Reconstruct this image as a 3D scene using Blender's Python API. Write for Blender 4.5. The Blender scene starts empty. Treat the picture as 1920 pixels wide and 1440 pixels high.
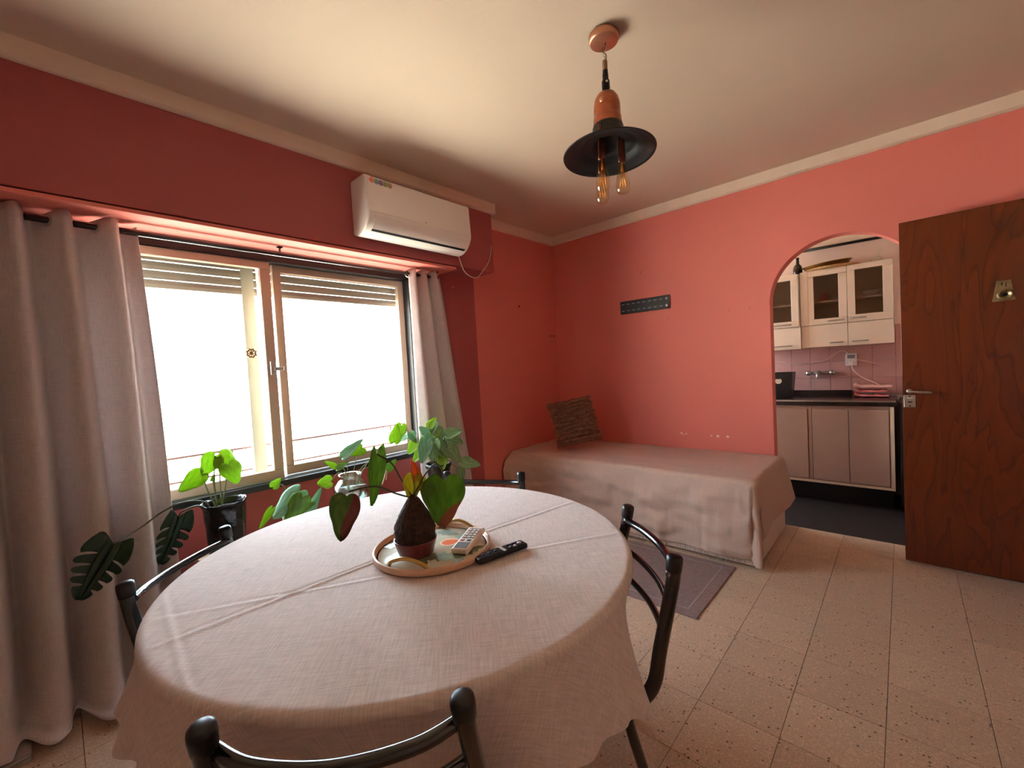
import bpy, bmesh, math, random
from mathutils import Vector, Matrix, noise

scene = bpy.context.scene
COL = scene.collection
random.seed(7)
PI = math.pi

# ------------------------------------------------------------------ camera
CAM_H = 1.32
def cam_basis(yaw, pitch, roll):
    cy, sy, cp, sp = math.cos(yaw), math.sin(yaw), math.cos(pitch), math.sin(pitch)
    f = Vector((-sy * cp, cy * cp, -sp)); r = Vector((cy, sy, 0)); d = f.cross(r)
    c, s = math.cos(roll), math.sin(roll)
    return c * r + s * d, -s * r + c * d, f
cr, cd, cf = cam_basis(math.radians(42.6996), math.radians(2.078), math.radians(3.1429))
cam_data = bpy.data.cameras.new('camera')
cam = bpy.data.objects.new('camera', cam_data)
COL.objects.link(cam)
mw = Matrix.Identity(4)
for i in range(3):
    mw[i][0] = cr[i]; mw[i][1] = -cd[i]; mw[i][2] = -cf[i]
mw[2][3] = CAM_H
cam.matrix_world = mw
cam_data.sensor_fit = 'HORIZONTAL'
cam_data.sensor_width = 36.0
cam_data.lens = 36.0 * 797.65 / 1920.0
cam_data.clip_start = 0.02
cam_data.clip_end = 500
scene.camera = cam

# ------------------------------------------------------------------ light
world = bpy.data.worlds.new('sky'); scene.world = world
world.use_nodes = True
bg = world.node_tree.nodes['Background']
bg.inputs['Color'].default_value = (0.72, 0.865, 1.0, 1)
bg.inputs['Strength'].default_value = 8.3
sun_d = bpy.data.lights.new('sun', 'SUN'); sun_d.energy = 42.0; sun_d.angle = 0.01
sun_d.color = (1.0, 0.945, 0.87)
sun = bpy.data.objects.new('sun', sun_d); COL.objects.link(sun)
sun.rotation_euler = Vector((-0.22, -0.80, -0.60)).to_track_quat('-Z', 'Y').to_euler()
sun.location = (0, 10, 20)
def portal(name, loc, sy, sz):
    d = bpy.data.lights.new(name, 'AREA'); d.shape = 'RECTANGLE'; d.size = sz; d.size_y = sy
    d.cycles.is_portal = True
    o = bpy.data.objects.new(name, d); COL.objects.link(o)
    o.location = loc
    o.rotation_euler = (0, -PI / 2, 0)      # -Z of the lamp looks along +x, into the room
    return o
portal('window_portal', (-3.0, 1.0, 1.40), 1.86, 1.5)
portal('kitchen_window_portal', (-3.0, 4.45, 1.8), 1.0, 1.1)

vs = scene.view_settings
vs.view_transform = 'Standard'
try: vs.look = 'None'
except Exception: pass
vs.gamma = 1.0
vs.use_curve_mapping = False
vs.exposure = 1.36
scene.cycles.use_denoising = True
scene.cycles.max_bounces = 12
scene.cycles.diffuse_bounces = 8
scene.cycles.transparent_max_bounces = 16
scene.cycles.caustics_reflective = False
scene.cycles.caustics_refractive = False
scene.cycles.sample_clamp_indirect = 8.0

# ------------------------------------------------------------------ materials
def s2l(c):
    return tuple((x / 255 / 12.92) if x / 255 <= 0.04045 else ((x / 255 + 0.055) / 1.055) ** 2.4 for x in c)
def nodes_of(name):
    m = bpy.data.materials.new(name); m.use_nodes = True
    nt = m.node_tree
    return m, nt, nt.nodes['Principled BSDF']
def mat(name, rgb, rough=0.5, metal=0.0, var=0.0, vscale=8.0, bump=0.0, bscale=120.0, spec=0.5, stretch=None, coat=0.0, trans=0.0):
    """plain procedural material: base colour with soft noise variation and fine noise relief"""
    m, nt, p = nodes_of(name)
    c = s2l(rgb)
    p.inputs['Base Color'].default_value = (*c, 1)
    p.inputs['Roughness'].default_value = rough
    p.inputs['Metallic'].default_value = metal
    p.inputs['Specular IOR Level'].default_value = spec
    p.inputs['Coat Weight'].default_value = coat
    L = nt.links
    tc = nt.nodes.new('ShaderNodeTexCoord')
    src = tc.outputs['Object']
    if stretch:
        mp = nt.nodes.new('ShaderNodeMapping'); mp.inputs['Scale'].default_value = stretch
        L.new(src, mp.inputs['Vector']); src = mp.outputs['Vector']
    if var > 0:
        n = nt.nodes.new('ShaderNodeTexNoise'); n.inputs['Scale'].default_value = vscale; n.inputs['Detail'].default_value = 5
        L.new(src, n.inputs['Vector'])
        r = nt.nodes.new('ShaderNodeValToRGB')
        r.color_ramp.elements[0].position = 0.3; r.color_ramp.elements[1].position = 0.7
        r.color_ramp.elements[0].color = (*[x * (1 - var) for x in c], 1)
        r.color_ramp.elements[1].color = (*[min(1, x * (1 + var)) for x in c], 1)
        L.new(n.outputs['Fac'], r.inputs['Fac']); L.new(r.outputs['Color'], p.inputs['Base Color'])
    if bump > 0:
        n2 = nt.nodes.new('ShaderNodeTexNoise'); n2.inputs['Scale'].default_value = bscale; n2.inputs['Detail'].default_value = 4
        L.new(src, n2.inputs['Vector'])
        b = nt.nodes.new('ShaderNodeBump'); b.inputs['Strength'].default_value = bump; b.inputs['Distance'].default_value = 0.01
        L.new(n2.outputs['Fac'], b.inputs['Height']); L.new(b.outputs['Normal'], p.inputs['Normal'])
    if trans > 0:
        t = nt.nodes.new('ShaderNodeBsdfTranslucent'); mix = nt.nodes.new('ShaderNodeMixShader')
        mix.inputs[0].default_value = trans
        t.inputs['Color'].default_value = (*c, 1)
        out = nt.nodes['Material Output']
        L.new(p.outputs[0], mix.inputs[1]); L.new(t.outputs[0], mix.inputs[2]); L.new(mix.outputs[0], out.inputs['Surface'])
    return m
def fabric(name, rgb, weave=420.0, var=0.12, trans=0.0, bump=0.25):
    """linen: two crossed stretched noises give the slubs of warp and weft"""
    m, nt, p = nodes_of(name); L = nt.links; N = nt.nodes
    c = s2l(rgb)
    p.inputs['Roughness'].default_value = 0.9; p.inputs['Specular IOR Level'].default_value = 0.15
    p.inputs['Sheen Weight'].default_value = 0.15
    tc = N.new('ShaderNodeTexCoord')
    outs = []
    for sc in ((1, 0.07, 0.3), (0.07, 1, 0.3)):
        mp = N.new('ShaderNodeMapping'); mp.inputs['Scale'].default_value = sc
        L.new(tc.outputs['UV'], mp.inputs['Vector'])
        n = N.new('ShaderNodeTexNoise'); n.inputs['Scale'].default_value = weave; n.inputs['Detail'].default_value = 2
        L.new(mp.outputs['Vector'], n.inputs['Vector']); outs.append(n.outputs['Fac'])
    add = N.new('ShaderNodeMath'); add.operation = 'ADD'; L.new(outs[0], add.inputs[0]); L.new(outs[1], add.inputs[1])
    half = N.new('ShaderNodeMath'); half.operation = 'MULTIPLY'; half.inputs[1].default_value = 0.5; L.new(add.outputs[0], half.inputs[0])
    r = N.new('ShaderNodeValToRGB')
    r.color_ramp.elements[0].position = 0.35; r.color_ramp.elements[1].position = 0.65
    r.color_ramp.elements[0].color = (*[x * (1 - var) for x in c], 1)
    r.color_ramp.elements[1].color = (*[min(1, x * (1 + var)) for x in c], 1)
    L.new(half.outputs[0], r.inputs['Fac']); L.new(r.outputs['Color'], p.inputs['Base Color'])
    b = N.new('ShaderNodeBump'); b.inputs['Strength'].default_value = bump; b.inputs['Distance'].default_value = 0.002
    L.new(half.outputs[0], b.inputs['Height']); L.new(b.outputs['Normal'], p.inputs['Normal'])
    if trans > 0:
        t = N.new('ShaderNodeBsdfTranslucent'); mix = N.new('ShaderNodeMixShader'); mix.inputs[0].default_value = trans
        L.new(r.outputs['Color'], t.inputs['Color'])
        L.new(p.outputs[0], mix.inputs[1]); L.new(t.outputs[0], mix.inputs[2]); L.new(mix.outputs[0], N['Material Output'].inputs['Surface'])
    return m
def glass(name, tint=(1, 1, 1), gloss=0.08, rough=0.02):
    m, nt, p = nodes_of(name); N = nt.nodes; L = nt.links
    N.remove(p)
    t = N.new('ShaderNodeBsdfTransparent'); t.inputs['Color'].default_value = (*tint, 1)
    g = N.new('ShaderNodeBsdfGlossy'); g.inputs['Roughness'].default_value = rough
    lw_ = N.new('ShaderNodeLayerWeight'); lw_.inputs['Blend'].default_value = 0.5
    pw = N.new('ShaderNodeMath'); pw.operation = 'POWER'; pw.inputs[1].default_value = 5.0; L.new(lw_.outputs['Facing'], pw.inputs[0])
    ad = N.new('ShaderNodeMath'); ad.operation = 'MULTIPLY_ADD'; ad.inputs[1].default_value = 0.6; ad.inputs[2].default_value = gloss * 0.3
    L.new(pw.outputs[0], ad.inputs[0])
    mix = N.new('ShaderNodeMixShader')
    L.new(ad.outputs[0], mix.inputs[0]); L.new(t.outputs[0], mix.inputs[1]); L.new(g.outputs[0], mix.inputs[2])
    L.new(mix.outputs[0], N['Material Output'].inputs['Surface'])
    return m
def terrazzo(name):
    m, nt, p = nodes_of(name); N = nt.nodes; L = nt.links
    geo = N.new('ShaderNodeNewGeometry')
    oi = N.new('ShaderNodeObjectInfo')
    base = N.new('ShaderNodeTexNoise'); base.inputs['Scale'].default_value = 170; base.inputs['Detail'].default_value = 3
    L.new(geo.outputs['Position'], base.inputs['Vector'])
    r = N.new('ShaderNodeValToRGB'); e = r.color_ramp.elements
    e[0].position = 0.32; e[0].color = (*s2l((182, 154, 130)), 1)
    e[1].position = 0.68; e[1].color = (*s2l((212, 187, 162)), 1)
    L.new(base.outputs['Fac'], r.inputs['Fac'])
    # dark chips
    v = N.new('ShaderNodeTexVoronoi'); v.inputs['Scale'].default_value = 75; v.inputs['Randomness'].default_value = 1
    L.new(geo.outputs['Position'], v.inputs['Vector'])
    sep = N.new('ShaderNodeSeparateColor'); L.new(v.outputs['Color'], sep.inputs['Color'])
    th = N.new('ShaderNodeMath'); th.operation = 'LESS_THAN'; th.inputs[1].default_value = 0.13; L.new(sep.outputs[0], th.inputs[0])
    di = N.new('ShaderNodeMath'); di.operation = 'LESS_THAN'; di.inputs[1].default_value = 0.28; L.new(v.outputs['Distance'], di.inputs[0])
    mu = N.new('ShaderNodeMath'); mu.operation = 'MULTIPLY'; L.new(th.outputs[0], mu.inputs[0]); L.new(di.outputs[0], mu.inputs[1])
    mx = N.new('ShaderNodeMix'); mx.data_type = 'RGBA'
    L.new(mu.outputs[0], mx.inputs['Factor']); L.new(r.outputs['Color'], mx.inputs['A']); mx.inputs['B'].default_value = (*s2l((96, 70, 56)), 1)
    # pale chips
    v2 = N.new('ShaderNodeTexVoronoi'); v2.inputs['Scale'].default_value = 150
    L.new(geo.outputs['Position'], v2.inputs['Vector'])
    sep2 = N.new('ShaderNodeSeparateColor'); L.new(v2.outputs['Color'], sep2.inputs['Color'])
    th2 = N.new('ShaderNodeMath'); th2.operation = 'GREATER_THAN'; th2.inputs[1].default_value = 0.86; L.new(sep2.outputs[1], th2.inputs[0])
    mx2 = N.new('ShaderNodeMix'); mx2.data_type = 'RGBA'
    L.new(th2.outputs[0], mx2.inputs['Factor']); L.new(mx.outputs['Result'], mx2.inputs['A']); mx2.inputs['B'].default_value = (*s2l((214, 186, 160)), 1)
    # tile to tile tone
    hs = N.new('ShaderNodeHueSaturation')
    mr = N.new('ShaderNodeMapRange'); mr.inputs['To Min'].default_value = 0.93; mr.inputs['To Max'].default_value = 1.05
    L.new(oi.outputs['Random'], mr.inputs['Value']); L.new(mr.outputs[0], hs.inputs['Value']); L.new(mx2.outputs['Result'], hs.inputs['Color'])
    L.new(hs.outputs['Color'], p.inputs['Base Color'])
    p.inputs['Roughness'].default_value = 0.42
    return m
def wood(name, dark, light, rough=0.35, scale=1.0, axis='z', rings=9.0, line=0.35):
    m, nt, p = nodes_of(name); N = nt.nodes; L = nt.links
    tc = N.new('ShaderNodeTexCoord'); mp = N.new('ShaderNodeMapping')
    mp.inputs['Scale'].default_value = {'z': (3.0 * scale, 3.0 * scale, 0.55 * scale), 'x': (0.5 * scale, 6 * scale, 6 * scale), 'y': (6 * scale, 0.5 * scale, 6 * scale)}[axis]
    L.new(tc.outputs['Object'], mp.inputs['Vector'])
    n = N.new('ShaderNodeTexNoise'); n.inputs['Scale'].default_value = 1.6; n.inputs['Detail'].default_value = 3; n.inputs['Distortion'].default_value = 0.6
    L.new(mp.outputs['Vector'], n.inputs['Vector'])
    k = N.new('ShaderNodeMath'); k.operation = 'MULTIPLY'; k.inputs[1].default_value = rings; L.new(n.outputs['Fac'], k.inputs[0])
    fr = N.new('ShaderNodeMath'); fr.operation = 'FRACT'; L.new(k.outputs[0], fr.inputs[0])
    r = N.new('ShaderNodeValToRGB'); e = r.color_ramp.elements
    e[0].position = 0.0; e[0].color = (*s2l(dark), 1)
    e[1].position = line; e[1].color = (*s2l(light), 1)
    e2 = r.color_ramp.elements.new(1.0); e2.color = (*s2l(tuple((a * 2 + b) / 3 for a, b in zip(light, dark))), 1)
    L.new(fr.outputs[0], r.inputs['Fac'])
    g = N.new('ShaderNodeTexNoise'); g.inputs['Scale'].default_value = 40; g.inputs['Detail'].default_value = 3
    L.new(mp.outputs['Vector'], g.inputs['Vector'])
    mr = N.new('ShaderNodeMapRange'); mr.inputs['To Min'].default_value = 0.85; mr.inputs['To Max'].default_value = 1.12; L.new(g.outputs['Fac'], mr.inputs['Value'])
    hs = N.new('ShaderNodeHueSaturation'); L.new(mr.outputs[0], hs.inputs['Value']); L.new(r.outputs['Color'], hs.inputs['Color'])
    L.new(hs.outputs['Color'], p.inputs['Base Color'])
    p.inputs['Roughness'].default_value = rough
    p.inputs['Coat Weight'].default_value = 0.25
    return m
def leafmat(name, rgb, rgb2, trans=0.45, rough=0.4, veins=0.0, edge=None):
    """leaf: midrib direction is UV v; pale veins and browned tip are part of the leaf's own colour"""
    m, nt, p = nodes_of(name); N = nt.nodes; L = nt.links
    tc = N.new('ShaderNodeTexCoord')
    n = N.new('ShaderNodeTexNoise'); n.inputs['Scale'].default_value = 3.5; n.inputs['Detail'].default_value = 4
    L.new(tc.outputs['UV'], n.inputs['Vector'])
    r = N.new('ShaderNodeValToRGB'); e = r.color_ramp.elements
    e[0].position = 0.35; e[0].color = (*s2l(rgb), 1); e[1].position = 0.68; e[1].color = (*s2l(rgb2), 1)
    L.new(n.outputs['Fac'], r.inputs['Fac'])
    col = r.outputs['Color']
    if veins > 0:
        sep = N.new('ShaderNodeSeparateXYZ'); L.new(tc.outputs['UV'], sep.inputs[0])
        ax = N.new('ShaderNodeMath'); ax.operation = 'ABSOLUTE'; L.new(sep.outputs[0], ax.inputs[0])
        a2 = N.new('ShaderNodeMath'); a2.operation = 'MULTIPLY'; a2.inputs[1].default_value = 0.8; L.new(ax.outputs[0], a2.inputs[0])
        sb = N.new('ShaderNodeMath'); sb.operation = 'SUBTRACT'; L.new(sep.outputs[1], sb.inputs[0]); L.new(a2.outputs[0], sb.inputs[1])
        k = N.new('ShaderNodeMath'); k.operation = 'MULTIPLY'; k.inputs[1].default_value = 6.0; L.new(sb.outputs[0], k.inputs[0])
        f = N.new('ShaderNodeMath'); f.operation = 'FRACT'; L.new(k.outputs[0], f.inputs[0])
        lt = N.new('ShaderNodeMath'); lt.operation = 'LESS_THAN'; lt.inputs[1].default_value = 0.35; L.new(f.outputs[0], lt.inputs[0])
        mid = N.new('ShaderNodeMath'); mid.operation = 'LESS_THAN'; mid.inputs[1].default_value = 0.06; L.new(ax.outputs[0], mid.inputs[0])
        mm = N.new('ShaderNodeMath'); mm.operation = 'MAXIMUM'; L.new(lt.outputs[0], mm.inputs[0]); L.new(mid.outputs[0], mm.inputs[1])
        mf = N.new('ShaderNodeMath'); mf.operation = 'MULTIPLY'; mf.inputs[1].default_value = veins; L.new(mm.outputs[0], mf.inputs[0])
        mx = N.new('ShaderNodeMix'); mx.data_type = 'RGBA'
        L.new(mf.outputs[0], mx.inputs['Factor']); L.new(col, mx.inputs['A']); mx.inputs['B'].default_value = (*s2l((196, 214, 178)), 1)
        col = mx.outputs['Result']
    if edge:
        brgb, a, b, fx = edge     # brown zone: where fx*u + v + noise > a
        sep = N.new('ShaderNodeSeparateXYZ'); L.new(tc.outputs['UV'], sep.inputs[0])
        mu = N.new('ShaderNodeMath'); mu.operation = 'MULTIPLY_ADD'; mu.inputs[1].default_value = fx; L.new(sep.outputs[0], mu.inputs[0]); L.new(sep.outputs[1], mu.inputs[2])
        n3 = N.new('ShaderNodeTexNoise'); n3.inputs['Scale'].default_value = 5; L.new(tc.outputs['UV'], n3.inputs['Vector'])
        ad = N.new('ShaderNodeMath'); ad.operation = 'MULTIPLY_ADD'; ad.inputs[1].default_value = 0.3; L.new(n3.outputs['Fac'], ad.inputs[0]); L.new(mu.outputs[0], ad.inputs[2])
        rr = N.new('ShaderNodeMapRange'); rr.inputs['From Min'].default_value = a; rr.inputs['From Max'].default_value = b; L.new(ad.outputs[0], rr.inputs['Value'])
        mx = N.new('ShaderNodeMix'); mx.data_type = 'RGBA'
        L.new(rr.outputs[0], mx.inputs['Factor']); L.new(col, mx.inputs['A']); mx.inputs['B'].default_value = (*s2l(brgb), 1)
        col = mx.outputs['Result']
    L.new(col, p.inputs['Base Color']); p.inputs['Roughness'].default_value = rough
    t = N.new('ShaderNodeBsdfTranslucent'); L.new(col, t.inputs['Color'])
    mix = N.new('ShaderNodeMixShader'); mix.inputs[0].default_value = trans
    L.new(p.outputs[0], mix.inputs[1]); L.new(t.outputs[0], mix.inputs[2]); L.new(mix.outputs[0], N['Material Output'].inputs['Surface'])
    return m

MAT = dict(
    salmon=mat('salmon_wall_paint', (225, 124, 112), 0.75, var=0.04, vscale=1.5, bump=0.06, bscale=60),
    maroon=mat('deep_red_wall', (170, 84, 84), 0.7, var=0.04, vscale=1.5, bump=0.06, bscale=60),  # one even red, deeper than the salmon of the other walls
    ceiling=mat('ceiling_paint', (210, 189, 170), 0.85, var=0.03, vscale=1.2, bump=0.10, bscale=35),
    trim=mat('cornice_paint', (232, 212, 192), 0.8, var=0.03),
    plain=mat('plaster_paint', (204, 172, 152), 0.85),
    terrazzo=terrazzo('terrazzo'),
    grout=mat('grout', (120, 92, 74), 0.9),
    kfloor=mat('dark_floor_tile', (38, 34, 34), 0.5, var=0.2, vscale=10),
    kwall=mat('kitchen_wall_paint', (228, 204, 192), 0.8),
    pinktile=mat('pink_ceramic', (206, 158, 152), 0.25, var=0.05, vscale=5),
    pinkgrout=mat('pale_grout', (224, 190, 182), 0.9),
    cloth=fabric('linen_tablecloth', (216, 201, 195), weave=240, var=0.15),
    curtain=fabric('linen_curtain', (212, 200, 198), weave=300, var=0.10, trans=0.16, bump=0.2),
    bedspread=fabric('cotton_bedspread', (202, 172, 156), weave=160, var=0.07),
    fringe=mat('cotton_fringe', (196, 160, 140), 0.95),
    knit=mat('knitted_wool', (152, 110, 88), 0.95, var=0.25, vscale=70, bump=0.4, bscale=300),
    cushionback=mat('cushion_backing', (222, 180, 158), 0.95),
    bedbase=mat('white_divan_fabric', (222, 204, 194), 0.85),
    rug=mat('grey_rug_pile', (146, 122, 118), 0.98, var=0.15, vscale=60, bump=0.5, bscale=400),
    rugline=mat('grey_rug_border', (168, 146, 142), 0.98, var=0.1, vscale=60),
    blackmetal=mat('black_gloss_metal', (9, 9, 11), 0.16, 0.0, spec=0.7, coat=0.5),
    blackvinyl=mat('black_vinyl', (14, 13, 14), 0.35, bump=0.15, bscale=200),
    blackmatte=mat('black_matte_metal', (20, 20, 22), 0.5),
    darkframe=mat('dark_frame', (24, 22, 24), 0.4),
    cream=mat('cream_aluminium', (196, 174, 152), 0.4),
    slat=mat('shutter_plastic', (176, 166, 150), 0.5),
    guide=mat('shutter_guide', (206, 210, 196), 0.45),
    wood=wood('door_wood', (72, 25, 5), (110, 43, 9), 0.30, rings=9.0, line=0.16),
    benchwood=wood('bench_wood', (120, 84, 54), (166, 124, 84), 0.5, axis='y'),
    greywood=wood('grey_wood', (110, 102, 98), (176, 166, 160), 0.6, axis='y'),
    steel=mat('brushed_steel', (200, 196, 190), 0.28, 1.0),
    brass=mat('brass', (196, 160, 96), 0.3, 1.0),
    gold=mat('gold_paint', (150, 112, 44), 0.5),
    oldbrass=mat('aged_brass', (170, 156, 118), 0.35, 1.0, var=0.2, vscale=40),
    copper=mat('hammered_copper', (178, 106, 78), 0.32, 1.0, var=0.28, vscale=25, bump=0.25, bscale=18),
    copperflat=mat('copper_canopy', (212, 156, 128), 0.45, 1.0),
    amber=glass('amber_bulb_glass', (1.0, 0.92, 0.76), 0.35),
    filament=mat('filament', (240, 160, 60), 0.3, 1.0),
    bakelite=mat('brown_lampholder', (92, 44, 30), 0.22, 0.6),
    tan=mat('tan_sleeve', (150, 112, 84), 0.6),
    white=mat('white_plastic', (238, 230, 224), 0.35),
    whitecab=mat('cream_lacquer', (238, 224, 204), 0.35),
    basecab=mat('beige_laminate', (186, 160, 146), 0.45, var=0.03),
    shadowgap=mat('dark_slot', (30, 26, 26), 0.8),
    pane=glass('window_glass', (0.97, 0.99, 0.985), 0.05),
    cabglass=glass('cabinet_glass', (0.74, 0.70, 0.66), 0.06),
    jarglass=glass('jar_glass', (0.90, 0.95, 0.93), 0.5, 0.03),
    water=glass('water', (0.90, 0.94, 0.92), 0.1),
    worktop=mat('dark_stone', (46, 34, 30), 0.22, var=0.3, vscale=60),
    towel=mat('pink_towel', (232, 140, 140), 0.95, bump=0.4, bscale=250),
    towel2=mat('pale_towel', (240, 196, 186), 0.95, bump=0.4, bscale=250),
    blackplastic=mat('black_plastic', (14, 14, 15), 0.35),
    bottle=mat('dark_bottle_glass', (20, 10, 8), 0.1),
    straw=mat('woven_straw', (190, 150, 100), 0.9, var=0.3, vscale=60, bump=0.5, bscale=90),
    pot=mat('burgundy_ceramic', (112, 40, 48), 0.3, coat=0.2),
    moss=mat('root_ball_coir', (62, 40, 26), 0.95, var=0.45, vscale=60, bump=1.0, bscale=110),
    soil=mat('soil', (50, 36, 26), 1.0, var=0.3, vscale=80),
    bag=mat('black_nursery_bag', (16, 16, 17), 0.22, bump=0.5, bscale=35),
    palepot=mat('pale_pot', (214, 190, 178), 0.6),
    darkpot=mat('dark_pot', (26, 24, 26), 0.35),
    traywood=mat('tray_wood', (214, 170, 136), 0.4, var=0.08, vscale=30),
    trayprint=mat('tray_print_ground', (214, 208, 186), 0.25, var=0.12, vscale=14),
    printgreen=mat('print_green', (124, 138, 100), 0.3, var=0.3, vscale=30),
    printteal=mat('print_teal', (150, 172, 160), 0.3, var=0.3, vscale=30),
    printorange=mat('print_orange', (246, 118, 60), 0.3),
    printwhite=mat('print_white', (250, 220, 190), 0.3),
    remotewhite=mat('remote_white', (240, 220, 206), 0.4),
    lcd=mat('remote_display', (120, 130, 134), 0.25),
    pinkprint=mat('pink_print', (226, 150, 142), 0.5),
    redprint=mat('red_print', (176, 60, 50), 0.5),
    greyprint=mat('grey_print', (150, 140, 140), 0.4),
    rubber=mat('rubber_key', (52, 52, 54), 0.6),
    silverkey=mat('silver_key', (196, 192, 192), 0.4),
    stem=mat('green_stem', (120, 130, 70), 0.6),
    darkstem=mat('dark_stem', (74, 74, 40), 0.6),
    root=mat('pale_roots', (206, 196, 160), 0.7),
    plug=mat('wall_plug', (96, 32, 26), 0.8),
    chip=mat('bare_plaster', (248, 214, 200), 0.9),
    cable=mat('white_cable', (236, 200, 188), 0.5),
    rail=mat('railing_paint', (120, 84, 76), 0.6),
    concrete=mat('pale_concrete', (196, 188, 172), 0.9, var=0.06, vscale=0.4),
    stucco=mat('white_stucco', (244, 240, 232), 0.9, var=0.03, vscale=0.5),
    outwin=mat('far_window', (150, 156, 162), 0.2),
    lf_green=leafmat('leaf_mid_green', (98, 138, 48), (134, 170, 70), 0.45),
    lf_bright=leafmat('leaf_bright_green', (140, 176, 50), (170, 200, 76), 0.55),
    lf_big=leafmat('leaf_dark_heart', (84, 126, 28), (112, 152, 44), 0.5, edge=((150, 96, 66), 0.86, 0.90, -0.30)),
    lf_brown=leafmat('leaf_half_withered', (84, 108, 40), (104, 126, 54), 0.4, edge=((126, 66, 54), 0.62, 0.68, -0.9)),
    lf_yellow=leafmat('leaf_yellowing', (170, 160, 40), (200, 186, 70), 0.5),
    lf_new=leafmat('leaf_new_orange', (214, 110, 56), (230, 150, 90), 0.4),
    lf_var=leafmat('leaf_variegated', (104, 148, 88), (146, 182, 120), 0.42, veins=0.6),
    lf_blue=leafmat('leaf_blue_green', (118, 160, 126), (156, 190, 156), 0.42),
    lf_dark=leafmat('leaf_monstera', (26, 52, 36), (38, 68, 44), 0.15),
)
for i, c in enumerate([(226, 92, 66), (60, 140, 140), (112, 74, 140), (112, 150, 84), (176, 130, 76)]):
    MAT['st%d' % i] = mat('sticker_colour', c, 0.4)
M_ = MAT

# ------------------------------------------------------------------ mesh helpers
def new_bm(): return bmesh.new()
def obj(name, bm, m, parent=None, smooth=False, bevel=0.0, seg=2, subsurf=0, solid=0.0, mats=None):
    me = bpy.data.meshes.new(name)
    bmesh.ops.recalc_face_normals(bm, faces=bm.faces[:])
    bm.to_mesh(me); bm.free()
    for mm in (mats or [m]): me.materials.append(M_[mm] if isinstance(mm, str) else mm)
    if smooth:
        for p in me.polygons: p.use_smooth = True
    o = bpy.data.objects.new(name, me); COL.objects.link(o)
    if parent is not None: o.parent = parent
    if solid:
        md = o.modifiers.new('solid', 'SOLIDIFY'); md.thickness = solid; md.offset = 0
    if bevel:
        md = o.modifiers.new('bevel', 'BEVEL'); md.width = bevel; md.segments = seg; md.limit_method = 'ANGLE'; md.angle_limit = 0.6
        for p in me.polygons: p.use_smooth = True
        md.harden_normals = True
    if subsurf:
        md = o.modifiers.new('sub', 'SUBSURF'); md.levels = subsurf; md.render_levels = subsurf
    return o
def box(bm, a, b, rot=None, about=None):
    x0, y0, z0 = a; x1, y1, z1 = b
    vs_ = [bm.verts.new((x, y, z)) for z in (z0, z1) for y in (y0, y1) for x in (x0, x1)]
    for f in ((0, 2, 3, 1), (4, 5, 7, 6), (0, 1, 5, 4), (2, 6, 7, 3), (0, 4, 6, 2), (1, 3, 7, 5)):
        bm.faces.new([vs_[i] for i in f])
    if rot is not None:
        bmesh.ops.rotate(bm, verts=vs_, cent=about or (0, 0, 0), matrix=rot)
    return vs_
def boxo(name, a, b, m, parent=None, bevel=0.0, seg=2):
    bm = new_bm(); box(bm, a, b)
    return obj(name, bm, m, parent, bevel=bevel, seg=seg)
def smooth_path(pts, n=8):
    P = [Vector(p) for p in pts]
    if len(P) < 3: return P
    out = []
    for i in range(len(P) - 1):
        p0 = P[max(i - 1, 0)]; p1 = P[i]; p2 = P[i + 1]; p3 = P[min(i + 2, len(P) - 1)]
        for k in range(n):
            t = k / n
            out.append(0.5 * ((2 * p1) + (-p0 + p2) * t + (2 * p0 - 5 * p1 + 4 * p2 - p3) * t * t + (-p0 + 3 * p1 - 3 * p2 + p3) * t ** 3))
    out.append(P[-1]); return out
def tube(bm, pts, r, n=10, r2=None, cap=True, flat=1.0):
    P = [Vector(p) for p in pts]
    rings = []; up = None
    for i, p in enumerate(P):
        d = (P[min(i + 1, len(P) - 1)] - P[max(i - 1, 0)])
        if d.length < 1e-9: d = Vector((0, 0, 1))
        d.normalize()
        if up is None:
            up = Vector((0, 0, 1)) if abs(d.z) < 0.9 else Vector((1, 0, 0))
        x = up - d * up.dot(d)
        if x.length < 1e-6: x = d.orthogonal()
        x.normalize(); up = x; y = d.cross(x)
        t = i / max(1, len(P) - 1)
        rr = r if r2 is None else r + (r2 - r) * t
        rings.append([bm.verts.new(p + (x * math.cos(a) * flat + y * math.sin(a)) * rr) for a in [2 * PI * k / n for k in range(n)]])
    for a, b in zip(rings[:-1], rings[1:]):
        for k in range(n): bm.faces.new((a[k], a[(k + 1) % n], b[(k + 1) % n], b[k]))
    if cap:
        bm.faces.new(rings[0][::-1]); bm.faces.new(rings[-1])
    return rings
def tubeo(name, pts, r, m, parent=None, n=10, smooth_n=0, r2=None, flat=1.0):
    bm = new_bm(); tube(bm, smooth_path(pts, smooth_n) if smooth_n else pts, r, n, r2, flat=flat)
    return obj(name, bm, m, parent, smooth=True)
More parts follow.
